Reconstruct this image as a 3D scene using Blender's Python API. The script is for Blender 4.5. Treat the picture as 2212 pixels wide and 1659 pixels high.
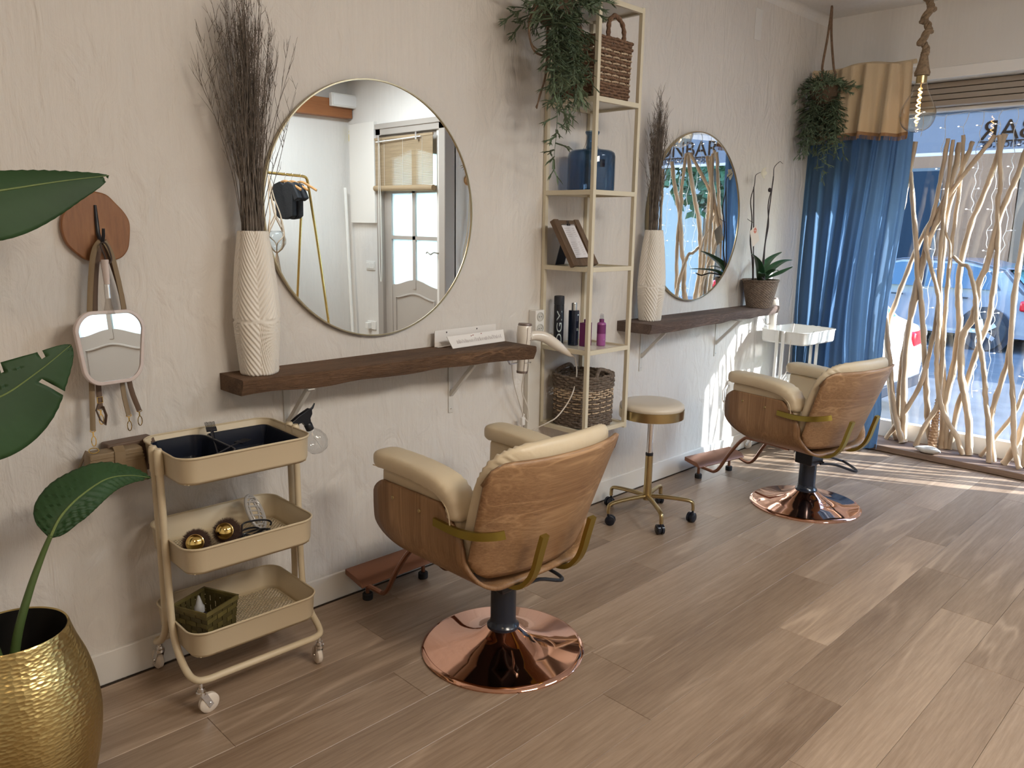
import bpy, bmesh, math, random
from mathutils import Vector, Matrix, noise
random.seed(7)
PI = math.pi
for o in list(bpy.data.objects): bpy.data.objects.remove(o, do_unlink=True)
SC = bpy.context.scene
C = SC.collection

# ------------------------------------------------------------------ camera
YAW, PITCH, ROLL = 0.7846, 0.2023, 0.0159
fw = Vector((math.sin(YAW)*math.cos(PITCH), math.cos(YAW)*math.cos(PITCH), -math.sin(PITCH)))
rt = Vector((math.cos(YAW), -math.sin(YAW), 0)); up = rt.cross(fw)
r2 = rt*math.cos(ROLL)+up*math.sin(ROLL); u2 = -rt*math.sin(ROLL)+up*math.cos(ROLL)
cam = bpy.data.cameras.new('camera'); camo = bpy.data.objects.new('camera', cam); C.objects.link(camo)
M3 = Matrix((r2, u2, -fw)).transposed()
camo.matrix_world = Matrix.Translation((0, -2.68, 1.56)) @ M3.to_4x4()
cam.sensor_fit = 'HORIZONTAL'; cam.sensor_width = 36; cam.lens = 1692.13/2212*36
cam.clip_start = 0.02; cam.clip_end = 300
SC.camera = camo

# ------------------------------------------------------------------ world, sun, lamps, exposure
SC.view_settings.view_transform = 'Standard'; SC.view_settings.look = 'None'
SC.view_settings.gamma = 1; SC.view_settings.use_curve_mapping = False
SC.view_settings.exposure = 0.33
w = bpy.data.worlds.new('world'); SC.world = w; w.use_nodes = True
nt = w.node_tree; bg = nt.nodes['Background']
sky = nt.nodes.new('ShaderNodeTexSky'); sky.sky_type = 'NISHITA'; sky.sun_disc = False
sky.sun_elevation = math.radians(27); sky.sun_rotation = math.radians(154); sky.air_density = 1.3; sky.dust_density = 1.5
tint = nt.nodes.new('ShaderNodeMix'); tint.data_type = 'RGBA'; tint.blend_type = 'MULTIPLY'; tint.inputs['Factor'].default_value = 1
tint.inputs['B'].default_value = (0.66, 0.93, 1.32, 1); nt.links.new(sky.outputs[0], tint.inputs['A'])
nt.links.new(tint.outputs['Result'], bg.inputs[0]); bg.inputs[1].default_value = 1.55
def light(name, kind, loc, direction, energy, color, size=None, size_y=None, angle=None, portal=False, spread=None):
    l = bpy.data.lights.new(name, kind); o = bpy.data.objects.new(name, l); C.objects.link(o)
    o.location = loc; o.rotation_euler = Vector(direction).to_track_quat('-Z', 'Y').to_euler()
    l.energy = energy; l.color = color
    if kind == 'AREA':
        l.shape = 'RECTANGLE'; l.size = size; l.size_y = size_y or size
        l.cycles.is_portal = portal
        if spread: l.spread = math.radians(spread)
    if angle is not None: l.angle = math.radians(angle)
    return o
SUNDIR = Vector((-0.46, 0.89, -0.46))
light('sun', 'SUN', (8, -8, 8), SUNDIR, 17, (0.97, 0.98, 1.0), angle=0.53)
light('window_portal', 'AREA', (6.10, -1.8, 1.3), (-1, 0, 0), 1, (1, 1, 1), 2.5, 2.5, portal=True)
# unseen warm lamp over the near end; mid and door lights are added fill
light('ceiling_lamp_warm', 'AREA', (-0.6, -3.1, 2.92), (0.35, 0.40, -1), 10, (1.0, 0.74, 0.48), 0.6, 0.6)
light('fill_light_mid', 'AREA', (1.7, -3.7, 2.96), (0.10, 0.45, -1), 80, (1.0, 0.90, 0.77), 1.2, 0.7)
light('fill_light_door', 'AREA', (3.6, -3.4, 2.98), (0, 0, -1), 46, (0.86, 0.94, 1.0), 1.0, 0.6)
try:
    SC.cycles.use_denoising = True
    SC.cycles.denoiser = 'OPENIMAGEDENOISE'
    SC.cycles.denoising_input_passes = 'RGB_ALBEDO_NORMAL'
except Exception: pass
SC.cycles.max_bounces = 10; SC.cycles.transparent_max_bounces = 24; SC.cycles.glossy_bounces = 6
SC.cycles.diffuse_bounces = 5; SC.cycles.transmission_bounces = 8
SC.cycles.sample_clamp_indirect = 6; SC.cycles.caustics_reflective = False; SC.cycles.caustics_refractive = False

# ------------------------------------------------------------------ materials
MATS = {}
def mat(name, color, rough=0.5, metal=0.0, spec=0.5, bump=0.0, bscale=40, bstretch=(1,1,1), var=0.0, vscale=6, vstretch=(1,1,1),
        trans=0.0, ior=1.45, alpha=1.0, sheen=0.0, coat=0.0, emis=None, estr=0, randv=0.0, vdark=None, sub=0.0, bdist=0.01, thin=0.0):
    if name in MATS: return MATS[name]
    m = bpy.data.materials.new(name); m.use_nodes = True; n = m.node_tree; N = n.nodes; L = n.links
    b = N['Principled BSDF']
    b.inputs['Base Color'].default_value = (*color, 1); b.inputs['Roughness'].default_value = rough
    b.inputs['Metallic'].default_value = metal; b.inputs['Specular IOR Level'].default_value = spec
    b.inputs['Transmission Weight'].default_value = trans; b.inputs['IOR'].default_value = ior
    b.inputs['Alpha'].default_value = alpha; b.inputs['Sheen Weight'].default_value = sheen
    b.inputs['Coat Weight'].default_value = coat; b.inputs['Coat Roughness'].default_value = 0.1
    if sub: b.inputs['Subsurface Weight'].default_value = sub; b.inputs['Subsurface Radius'].default_value = (0.01, 0.006, 0.004)
    if emis: b.inputs['Emission Color'].default_value = (*emis, 1); b.inputs['Emission Strength'].default_value = estr
    tc = N.new('ShaderNodeTexCoord')
    if var or randv:
        mp = N.new('ShaderNodeMapping'); mp.inputs['Scale'].default_value = vstretch
        L.new(tc.outputs['Object'], mp.inputs[0])
        nz = N.new('ShaderNodeTexNoise'); nz.inputs['Scale'].default_value = vscale; nz.inputs['Detail'].default_value = 6
        L.new(mp.outputs[0], nz.inputs['Vector'])
        oi = N.new('ShaderNodeObjectInfo')
        rgb = N.new('ShaderNodeMix'); rgb.data_type = 'RGBA'
        lo = vdark or tuple(c*(1-var) for c in color); hi = tuple(min(1, c*(1+var*0.6)) for c in color)
        rgb.inputs['A'].default_value = (*lo, 1); rgb.inputs['B'].default_value = (*hi, 1)
        mr = N.new('ShaderNodeMapRange'); mr.inputs['From Min'].default_value = 0.3; mr.inputs['From Max'].default_value = 0.7
        L.new(nz.outputs['Fac'], mr.inputs['Value']); L.new(mr.outputs[0], rgb.inputs['Factor'])
        out = rgb.outputs['Result']
        if randv:
            hs = N.new('ShaderNodeHueSaturation'); mr2 = N.new('ShaderNodeMapRange')
            mr2.inputs['To Min'].default_value = 1-randv; mr2.inputs['To Max'].default_value = 1+randv
            L.new(oi.outputs['Random'], mr2.inputs['Value']); L.new(mr2.outputs[0], hs.inputs['Value']); L.new(out, hs.inputs['Color'])
            out = hs.outputs['Color']
        L.new(out, b.inputs['Base Color'])
    if bump:
        mp = N.new('ShaderNodeMapping'); mp.inputs['Scale'].default_value = bstretch
        L.new(tc.outputs['Object'], mp.inputs[0])
        nz = N.new('ShaderNodeTexNoise'); nz.inputs['Scale'].default_value = bscale; nz.inputs['Detail'].default_value = 5
        L.new(mp.outputs[0], nz.inputs['Vector'])
        bp = N.new('ShaderNodeBump'); bp.inputs['Strength'].default_value = bump; bp.inputs['Distance'].default_value = bdist
        L.new(nz.outputs['Fac'], bp.inputs['Height']); L.new(bp.outputs[0], b.inputs['Normal'])
    if thin:   # cloth or film that lets light through
        tr = N.new('ShaderNodeBsdfTranslucent'); tr.inputs[0].default_value = (*color, 1)
        mx = N.new('ShaderNodeMixShader'); mx.inputs[0].default_value = thin
        L.new(b.outputs[0], mx.inputs[1]); L.new(tr.outputs[0], mx.inputs[2]); L.new(mx.outputs[0], N['Material Output'].inputs[0])
    MATS[name] = m
    return m

def wood(name, dark, light_, axis='X', scale=1.0, rough=0.5, rings=6.0, bump=0.15, rand=0.0, distort=3.0, coat=0.0, stretch=10, contrast=1.0, bd=.002):
    if name in MATS: return MATS[name]
    m = bpy.data.materials.new(name); m.use_nodes = True; n = m.node_tree; N = n.nodes; L = n.links; b = N['Principled BSDF']
    b.inputs['Coat Weight'].default_value = coat
    tc = N.new('ShaderNodeTexCoord'); oi = N.new('ShaderNodeObjectInfo')
    off = N.new('ShaderNodeVectorMath'); off.operation = 'SCALE'; off.inputs[0].default_value = (13.7, 7.1, 5.3)
    L.new(oi.outputs['Random'], off.inputs['Scale'])
    add = N.new('ShaderNodeVectorMath'); L.new(tc.outputs['Object'], add.inputs[0])
    if rand: L.new(off.outputs[0], add.inputs[1])
    s = {'X': (1.0/stretch, 1, 1), 'Y': (1, 1.0/stretch, 1), 'Z': (1, 1, 1.0/stretch)}[axis]
    mp = N.new('ShaderNodeMapping'); mp.inputs['Scale'].default_value = [v*scale for v in s]
    L.new(add.outputs[0], mp.inputs[0])
    # cathedral figure: bands of a warped noise field
    nz = N.new('ShaderNodeTexNoise'); nz.inputs['Scale'].default_value = 5; nz.inputs['Detail'].default_value = 2; nz.inputs['Distortion'].default_value = 0.4
    L.new(mp.outputs[0], nz.inputs['Vector'])
    mul = N.new('ShaderNodeMath'); mul.operation = 'MULTIPLY'; mul.inputs[1].default_value = rings*6; L.new(nz.outputs['Fac'], mul.inputs[0])
    sn = N.new('ShaderNodeMath'); sn.operation = 'SINE'; L.new(mul.outputs[0], sn.inputs[0])
    mrs = N.new('ShaderNodeMapRange'); mrs.inputs['From Min'].default_value = -1; L.new(sn.outputs[0], mrs.inputs['Value'])
    # fine pores
    mp2 = N.new('ShaderNodeMapping'); mp2.inputs['Scale'].default_value = [v*scale*(1 if v == 1 else 0.45) for v in s]
    L.new(add.outputs[0], mp2.inputs[0])
    nf = N.new('ShaderNodeTexNoise'); nf.inputs['Scale'].default_value = 90; nf.inputs['Detail'].default_value = 6; nf.inputs['Roughness'].default_value = 0.7
    L.new(mp2.outputs[0], nf.inputs['Vector'])
    nb = N.new('ShaderNodeTexNoise'); nb.inputs['Scale'].default_value = 2.2; nb.inputs['Detail'].default_value = 3
    L.new(mp.outputs[0], nb.inputs['Vector'])
    def mrange(sock, lo, hi, o0, o1):
        q = N.new('ShaderNodeMapRange'); q.inputs['From Min'].default_value = lo; q.inputs['From Max'].default_value = hi
        q.inputs['To Min'].default_value = o0; q.inputs['To Max'].default_value = o1; L.new(sock, q.inputs['Value']); return q.outputs[0]
    def mth(op, x, y):
        q = N.new('ShaderNodeMath'); q.operation = op
        for i_, v_ in ((0, x), (1, y)):
            if isinstance(v_, (int, float)): q.inputs[i_].default_value = v_
            else: L.new(v_, q.inputs[i_])
        return q.outputs[0]
    thinl = mth('POWER', mrs.outputs[0], 7.0)
    nm = N.new('ShaderNodeTexNoise'); nm.inputs['Scale'].default_value = 3.1; L.new(mp.outputs[0], nm.inputs['Vector'])
    mask = mrange(nm.outputs['Fac'], .45, .65, 0, 1)
    ring = mth('MULTIPLY', thinl, mask)
    fx = mrange(nf.outputs['Fac'], .33, .67, -.2, .2); bx_ = mrange(nb.outputs['Fac'], .33, .67, .12, .66)
    tot = mth('ADD', mth('ADD', fx, bx_), mth('MULTIPLY', ring, .48*contrast))
    a1 = N.new('ShaderNodeMath'); a1.operation = 'ADD'; a1.inputs[1].default_value = 0; L.new(tot, a1.inputs[0])
    cl = N.new('ShaderNodeClamp'); L.new(a1.outputs[0], cl.inputs[0])
    mx = N.new('ShaderNodeMix'); mx.data_type = 'RGBA'; mx.inputs['A'].default_value = (*dark, 1); mx.inputs['B'].default_value = (*light_, 1)
    L.new(cl.outputs[0], mx.inputs['Factor']); out = mx.outputs['Result']
    if rand:
        hs = N.new('ShaderNodeHueSaturation'); mr2 = N.new('ShaderNodeMapRange')
        mr2.inputs['To Min'].default_value = 1-rand; mr2.inputs['To Max'].default_value = 1+rand
        L.new(oi.outputs['Random'], mr2.inputs['Value']); L.new(mr2.outputs[0], hs.inputs['Value']); L.new(out, hs.inputs['Color']); out = hs.outputs['Color']
    L.new(out, b.inputs['Base Color']); b.inputs['Roughness'].default_value = rough
    bp = N.new('ShaderNodeBump'); bp.inputs['Strength'].default_value = bump; bp.inputs['Distance'].default_value = bd
    L.new(a1.outputs[0], bp.inputs['Height']); L.new(bp.outputs[0], b.inputs['Normal'])
    MATS[name] = m
    return m

def thin_glass(name, tint=(1,1,1), refl=1.0, rough=0.0, ior=1.5):
    if name in MATS: return MATS[name]
    m = bpy.data.materials.new(name); m.use_nodes = True; n = m.node_tree; N = n.nodes; L = n.links
    N.remove(N['Principled BSDF'])
    fr = N.new('ShaderNodeLayerWeight'); fr.inputs[0].default_value = 0.5
    t = N.new('ShaderNodeBsdfTransparent'); t.inputs[0].default_value = (*tint, 1)
    g = N.new('ShaderNodeBsdfGlossy'); g.inputs['Roughness'].default_value = rough
    pw = N.new('ShaderNodeMath'); pw.operation = 'POWER'; pw.inputs[1].default_value = 4.0; L.new(fr.outputs['Facing'], pw.inputs[0])
    ml = N.new('ShaderNodeMath'); ml.operation = 'MULTIPLY_ADD'; ml.inputs[1].default_value = 0.7*refl; ml.inputs[2].default_value = 0.035*refl; ml.use_clamp = True; L.new(pw.outputs[0], ml.inputs[0])
    mx = N.new('ShaderNodeMixShader'); L.new(ml.outputs[0], mx.inputs[0]); L.new(t.outputs[0], mx.inputs[1]); L.new(g.outputs[0], mx.inputs[2])
    L.new(mx.outputs[0], N['Material Output'].inputs[0]); MATS[name] = m
    return m

# ------------------------------------------------------------------ mesh helpers
class MB:
    def __init__(s): s.v = []; s.f = []; s.m = Matrix.Identity(4)
    def add(s, vs, fs):
        b = len(s.v); s.v += [s.m @ Vector(p) for p in vs]; s.f += [tuple(b+i for i in f) for f in fs]; return s
    def box(s, x0, x1, y0, y1, z0, z1):
        vs = [(x, y, z) for x in (x0, x1) for y in (y0, y1) for z in (z0, z1)]
        return s.add(vs, [(0,1,3,2),(4,6,7,5),(0,4,5,1),(2,3,7,6),(0,2,6,4),(1,5,7,3)])
    def lathe(s, prof, n=32, c=(0,0,0), closed=False, disp=None):
        vs = []; fs = []
        for i, (r, z) in enumerate(prof):
            for k in range(n):
                a = 2*PI*k/n; rr = r + (disp(a, z, r) if disp else 0)
                vs.append((c[0]+rr*math.cos(a), c[1]+rr*math.sin(a), c[2]+z))
        for i in range(len(prof)-1):
            for k in range(n):
                k2 = (k+1) % n; fs.append((i*n+k, i*n+k2, (i+1)*n+k2, (i+1)*n+k))
        if not closed:
            if prof[0][0] > 1e-5: fs.append(tuple(range(n))[::-1])
            if prof[-1][0] > 1e-5: fs.append(tuple((len(prof)-1)*n+k for k in range(n)))
        return s.add(vs, fs)
    def tube(s, pts, r, n=8, cap=True, closed=False, flat=None):
        pts = [Vector(p) for p in pts]; m = len(pts)
        rs = r if isinstance(r, (list, tuple)) else [r]*m
        tang = []
        for i in range(m):
            if closed: t = pts[(i+1) % m]-pts[i-1]
            else: t = pts[min(i+1, m-1)]-pts[max(i-1, 0)]
            tang.append(t.normalized() if t.length > 1e-9 else Vector((0,0,1)))
        ref = Vector((0,0,1)) if abs(tang[0].z) < 0.9 else Vector((1,0,0))
        nrm = tang[0].cross(ref).normalized(); vs = []; fs = []
        for i in range(m):
            if i:
                q = tang[i-1].rotation_difference(tang[i]); nrm = q @ nrm
                nrm = (nrm - tang[i]*nrm.dot(tang[i])).normalized()
            bn = tang[i].cross(nrm)
            for k in range(n):
                a = 2*PI*k/n+PI/n; ca, sa = math.cos(a), math.sin(a)
                if flat: ca, sa = ca*flat[0], sa*flat[1]
                vs.append(pts[i]+(nrm*ca+bn*sa)*rs[i])
        mm = m if closed else m-1
        for i in range(mm):
            j = (i+1) % m
            for k in range(n):
                k2 = (k+1) % n; fs.append((i*n+k, i*n+k2, j*n+k2, j*n+k))
        if cap and not closed: fs.append(tuple(range(n))[::-1]); fs.append(tuple((m-1)*n+k for k in range(n)))
        return s.add(vs, fs)
    def prism(s, out, z0, z1, plane='XY'):
        n = len(out)
        def P(a, b, c): return {'XY': (a, b, c), 'XZ': (a, c, b), 'YZ': (c, a, b)}[plane]
        vs = [P(a, b, z0) for a, b in out]+[P(a, b, z1) for a, b in out]
        fs = [tuple(range(n))[::-1], tuple(range(n, 2*n))]+[(i, (i+1) % n, n+(i+1) % n, n+i) for i in range(n)]
        return s.add(vs, fs)
    def grid(s, fn, nu, nv, cu=False, cv=False):
        vs = [fn(u/(nu if cu else nu-1), v/(nv if cv else nv-1)) for u in range(nu) for v in range(nv)]; fs = []
        for u in range(nu if cu else nu-1):
            for v in range(nv if cv else nv-1):
                u2 = (u+1) % nu; v2 = (v+1) % nv
                fs.append((u*nv+v, u2*nv+v, u2*nv+v2, u*nv+v2))
        return s.add(vs, fs)
    def ball(s, c, r, n=16, m=10, sc=(1,1,1)):
        return s.grid(lambda u, v: (c[0]+r*sc[0]*math.sin(PI*v)*math.cos(2*PI*u), c[1]+r*sc[1]*math.sin(PI*v)*math.sin(2*PI*u), c[2]+r*sc[2]*math.cos(PI*v)), n, m, cu=True)
    def obj(s, name, mt, parent=None, smooth=40, bevel=0, bseg=2, solid=0, subd=0, loc=None, rot=None, label=None):
        me = bpy.data.meshes.new(name); me.from_pydata([tuple(p) for p in s.v], [], s.f); me.validate()
        bm = bmesh.new(); bm.from_mesh(me)
        bmesh.ops.remove_doubles(bm, verts=bm.verts, dist=1e-6)
        if solid >= 0: bmesh.ops.recalc_face_normals(bm, faces=bm.faces)
        bm.to_mesh(me); bm.free()
        if smooth:
            for p in me.polygons: p.use_smooth = True
            me.set_sharp_from_angle(angle=math.radians(smooth))
        me.materials.append(mt)
        o = bpy.data.objects.new(name, me); C.objects.link(o)
        if parent: o.parent = parent
        if loc: o.location = loc
        if rot: o.rotation_euler = rot
        if solid > 0: k = o.modifiers.new('s', 'SOLIDIFY'); k.thickness = solid; k.offset = 0
        if bevel: k = o.modifiers.new('b', 'BEVEL'); k.width = bevel; k.segments = bseg; k.limit_method = 'ANGLE'; k.angle_limit = math.radians(50)
        if subd: k = o.modifiers.new('d', 'SUBSURF'); k.levels = subd; k.render_levels = subd
        if label: o['label'] = label
        return o

def smoothpath(pts, n=6, closed=False):
    P = [Vector(p) for p in pts]; out = []; m = len(P)
    for i in range(m if closed else m-1):
        if closed: a, b, c, d = P[i-1], P[i], P[(i+1) % m], P[(i+2) % m]
        else: a, b, c, d = P[max(i-1, 0)], P[i], P[i+1], P[min(i+2, m-1)]
        for k in range(n):
            t = k/n
            out.append(0.5*((2*b)+(-a+c)*t+(2*a-5*b+4*c-d)*t*t+(-a+3*b-3*c+d)*t*t*t))
    if not closed: out.append(P[-1])
    return out
def tag(o, label=None, cat=None, group=None, kind=None):
    if label: o['label'] = label
    if cat: o['category'] = cat
    if group: o['group'] = group
    if kind: o['kind'] = kind
    return o
def thing(name, label, cat, loc=(0,0,0), rz=0, group=None, rot=None):
    o = bpy.data.objects.new(name, None); C.objects.link(o); o.location = loc
    o.rotation_euler = rot or (0, 0, rz); o.empty_display_size = 0.05
    return tag(o, label, cat, group)
def dup(root, loc=None, rot=None, label=None, parent=None):
    r = root.copy(); C.objects.link(r)
    if parent: r.parent = parent
    if loc is not None: r.location = loc
    if rot is not None: r.rotation_euler = rot
    if label: r['label'] = label
    for ch in KIDS(root):
        dup(ch, parent=r)
    return r
def KIDS(o): return [c for c in bpy.data.objects if c.parent == o]
def rrect(w, h, r, n=6, cx=0, cy=0):
    out = []
    for sx, sy, a0 in ((1,1,0), (-1,1,PI/2), (-1,-1,PI), (1,-1,1.5*PI)):
        for k in range(n+1):
            a = a0+PI/2*k/n; out.append((cx+sx*(w/2-r)+r*math.cos(a), cy+sy*(h/2-r)+r*math.sin(a)))
    return out
def text_part(name, body, size, mt, parent, mw, extrude=0.0008, align='LEFT', squeeze=1.0):
    cu = bpy.data.curves.new(name, 'FONT'); cu.body = body; cu.size = size; cu.extrude = extrude; cu.align_x = align
    t = bpy.data.objects.new(name, cu); C.objects.link(t)
    dg = bpy.context.evaluated_depsgraph_get(); me = bpy.data.meshes.new_from_object(t.evaluated_get(dg))
    bpy.data.objects.remove(t, do_unlink=True)
    me.transform(mw @ Matrix.Diagonal((squeeze, 1, 1, 1))); me.materials.clear(); me.materials.append(mt)
    o = bpy.data.objects.new(name, me); C.objects.link(o)
    if parent: o.parent = parent
    return o

# material palette
PLASTER = None
def plaster(name, col, streak=1.0):
    if name in MATS: return MATS[name]
    m = bpy.data.materials.new(name); m.use_nodes = True; n = m.node_tree; N = n.nodes; L = n.links; b = N['Principled BSDF']
    b.inputs['Base Color'].default_value = (*col, 1); b.inputs['Roughness'].default_value = 0.62; b.inputs['Specular IOR Level'].default_value = 0.35
    tc = N.new('ShaderNodeTexCoord')
    mp = N.new('ShaderNodeMapping'); mp.inputs['Scale'].default_value = (1, 1, 0.05); L.new(tc.outputs['Object'], mp.inputs[0])
    n1 = N.new('ShaderNodeTexNoise'); n1.inputs['Scale'].default_value = 55; n1.inputs['Detail'].default_value = 5; n1.inputs['Roughness'].default_value = 0.65; L.new(mp.outputs[0], n1.inputs['Vector'])
    mp2 = N.new('ShaderNodeMapping'); mp2.inputs['Scale'].default_value = (1, 1, 0.5); L.new(tc.outputs['Object'], mp2.inputs[0])
    n2 = N.new('ShaderNodeTexNoise'); n2.inputs['Scale'].default_value = 11; n2.inputs['Detail'].default_value = 5; n2.inputs['Distortion'].default_value = 1.2; L.new(mp2.outputs[0], n2.inputs['Vector'])
    n3 = N.new('ShaderNodeTexNoise'); n3.inputs['Scale'].default_value = 1.1; n3.inputs['Detail'].default_value = 2; L.new(tc.outputs['Object'], n3.inputs['Vector'])
    mr = N.new('ShaderNodeMapRange'); mr.inputs['From Min'].default_value = 0.4; mr.inputs['From Max'].default_value = 0.65; mr.inputs['To Min'].default_value = 0.25; L.new(n3.outputs['Fac'], mr.inputs['Value'])
    ms = N.new('ShaderNodeMath'); ms.operation = 'MULTIPLY'; L.new(n1.outputs['Fac'], ms.inputs[0]); L.new(mr.outputs[0], ms.inputs[1])
    ad = N.new('ShaderNodeMath'); ad.operation = 'MULTIPLY_ADD'; ad.inputs[1].default_value = 3.3; L.new(n2.outputs['Fac'], ad.inputs[0]); L.new(ms.outputs[0], ad.inputs[2])
    bp = N.new('ShaderNodeBump'); bp.inputs['Strength'].default_value = 0.6*streak; bp.inputs['Distance'].default_value = 0.008
    L.new(ad.outputs[0], bp.inputs['Height']); L.new(bp.outputs[0], b.inputs['Normal'])
    mx = N.new('ShaderNodeMix'); mx.data_type = 'RGBA'; mx.inputs['A'].default_value = (*[c*0.88 for c in col], 1); mx.inputs['B'].default_value = (*[min(1, c*1.06) for c in col], 1)
    L.new(ms.outputs[0], mx.inputs['Factor']); L.new(mx.outputs['Result'], b.inputs['Base Color'])
    MATS[name] = m; return m
WALL = plaster('brushed plaster', (0.74, 0.70, 0.655))
WALL2 = plaster('smooth plaster', (0.78, 0.76, 0.73), 0.25)
WHITE = mat('white paint', (0.78, 0.76, 0.72), 0.45)
CREAMM = mat('cream powder coat', (0.62, 0.52, 0.36), 0.38)
RACKM = mat('rack cream metal', (0.66, 0.60, 0.46), 0.4)
WHITEM = mat('white metal', (0.80, 0.80, 0.77), 0.35)
BLACK = mat('black plastic', (0.012, 0.013, 0.018), 0.35)
BLACKG = mat('black gloss', (0.01, 0.012, 0.02), 0.18)
RUBBER = mat('rubber', (0.02, 0.02, 0.022), 0.7)
CHROME = mat('chrome', (0.8, 0.8, 0.8), 0.12, 1.0)
COPPER = mat('polished copper', (0.86, 0.50, 0.37), 0.05, 1.0, bump=0.02, bscale=3)
ROSE = mat('rose copper satin', (0.27, 0.125, 0.075), 0.3, 0.75)
BRASS = mat('brushed brass', (0.42, 0.33, 0.08), 0.32, 1.0)
BRASSP = mat('antique brass', (0.48, 0.37, 0.19), 0.28, 1.0)
GOLDF = mat('gold frame', (0.45, 0.38, 0.25), 0.3, 1.0)
GOLDPOL = mat('polished gold', (0.9, 0.68, 0.25), 0.06, 1.0)
LEATHER = mat('cream leather', (0.66, 0.55, 0.385), 0.40, bump=0.5, bscale=28, bdist=0.004, var=0.05)
CHAIRWOOD_BACK = wood('oak veneer across', (0.185, 0.090, 0.040), (0.50, 0.31, 0.165), 'X', 1.7, 0.42, rings=11, bump=0.1, stretch=26, contrast=1.0)
CHAIRWOOD_SIDE = wood('oak veneer upright', (0.165, 0.080, 0.033), (0.45, 0.27, 0.14), 'Z', 1.9, 0.42, rings=9, bump=0.1, stretch=22, contrast=.8)
FLOORW = wood('oak vinyl plank', (0.19, 0.125, 0.080), (0.46, 0.34, 0.245), 'X', 1.0, 0.38, rings=6, bump=0.12, rand=0.10, stretch=8)
SHELFW = wood('rough dark slab', (0.045, 0.020, 0.009), (0.34, 0.19, 0.10), 'X', 2.4, 0.75, rings=8, bump=1.0, stretch=6, bd=.010, contrast=.8)
SHELFW2 = wood('rough grey brown slab', (0.045, 0.027, 0.022), (0.31, 0.215, 0.17), 'X', 2.4, 0.75, rings=8, bump=1.0, stretch=6, bd=.010, contrast=.8)
CERAMIC = mat('matt white ceramic', (0.76, 0.72, 0.655), 0.55)
TWIG = mat('dry twig', (0.18, 0.15, 0.125), 0.8, var=0.5, vscale=30)
MIRROR = mat('mirror silver', (0.93, 0.95, 0.94), 0.0, 1.0)
DRIFT = mat('bleached branch', (0.56, 0.43, 0.30), 0.7, var=0.35, vscale=5, vstretch=(4, 4, 0.6), bump=0.3, bscale=30, bstretch=(1, 1, 0.15), randv=0.08)
PLASTW = mat('white plastic', (0.78, 0.77, 0.74), 0.3)
# ================================================================== SETTING
LX, YV, XD, YB, XR, H = 5.80, -3.10, 4.83, -4.70, -1.50, 3.015
def struct(mb, name, mt, parent=None, **k):
    o = mb.obj(name, mt, parent, **k)
    if not parent: o['kind'] = 'structure'
    return o
fl = MB().box(XR-.1, 6.25, YB-.1, .1, -.10, -.008)
FLOOR = struct(fl, 'floor', mat('plank joint dark', (0.10, 0.07, 0.05), 0.8), smooth=0)
# planks
PW, PL = 0.198, 1.384
def plank_mesh(L_, W_):
    g, c, t = 0.0004, 0.0012, 0.0075
    mb = MB(); x0, x1, y0, y1 = g, L_-g, g, W_-g
    vs = [(x0,y0,-t),(x1,y0,-t),(x1,y1,-t),(x0,y1,-t),(x0,y0,-c),(x1,y0,-c),(x1,y1,-c),(x0,y1,-c),(x0+c,y0+c,0),(x1-c,y0+c,0),(x1-c,y1-c,0),(x0+c,y1-c,0)]
    fs = [(0,3,2,1)]+[(i, (i+1) % 4, 4+(i+1) % 4, 4+i) for i in range(4)]+[(4+i, 4+(i+1) % 4, 8+(i+1) % 4, 8+i) for i in range(4)]+[(8,9,10,11)]
    mb.add(vs, fs); me = bpy.data.meshes.new('plank'); me.from_pydata([tuple(v) for v in mb.v], [], mb.f); me.materials.append(FLOORW); return me
full = plank_mesh(PL, PW); cache = {}
joints = {-1: 2.79, 0: 2.449, 1: 3.447, 2: 3.058, -2: 3.306, -3: 2.1}
for j in range(-8, 17):
    y1 = -1.61 - PW*j; y0 = y1-PW
    if y0 >= 0 or y1 <= YB: continue
    jx = joints.get(j, random.uniform(0, PL)); x = jx-PL*8
    yy1, yy0 = min(y1, 0), max(y0, YB)
    while x < 6.0:
        a, b = max(x, XR), min(x+PL, 5.98)
        if b-a > 0.02:
            key = (round(b-a, 3), round(yy1-yy0, 3))
            me = full if abs(b-a-PL) < 1e-3 and abs(yy1-yy0-PW) < 1e-3 else cache.setdefault(key, plank_mesh(b-a, yy1-yy0))
            o = bpy.data.objects.new('plank', me); C.objects.link(o); o.location = (a, yy0, 0); o.parent = FLOOR
        x += PL
# walls
struct(MB().box(XR, 6.05, 0, .14, -.1, H+.1), 'wall_left', WALL, smooth=0)
ww = MB()
ww.box(LX, 6.06, -.36, 0, -.1, H); ww.box(LX, 6.06, -3.10, -.36, 2.60, H); ww.box(LX, 6.06, -3.24, -3.09, -.1, H)
struct(ww, 'wall_window', WALL2, smooth=0)
struct(MB().box(XD+.1, 5.80, YV-.14, YV, -.1, H), 'wall_vestibule', WALL2, smooth=0)
dw = MB(); dw.box(XD, XD+.14, -3.24, -3.15, -.1, H); dw.box(XD, XD+.14, YB, -4.18, -.1, H); dw.box(XD, XD+.14, -4.18, -3.15, 2.50, H)
struct(dw, 'wall_door', WALL2, smooth=0)
struct(MB().box(XR, XD+.14, YB-.14, YB, -.1, H), 'wall_back', WALL2, smooth=0)
struct(MB().box(XR-.14, XR, YB, .1, -.1, H), 'wall_rear', WALL2, smooth=0)
struct(MB().box(XR-.1, 6.06, YB-.1, .14, H, H+.12), 'ceiling', WALL2, smooth=0)
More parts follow.
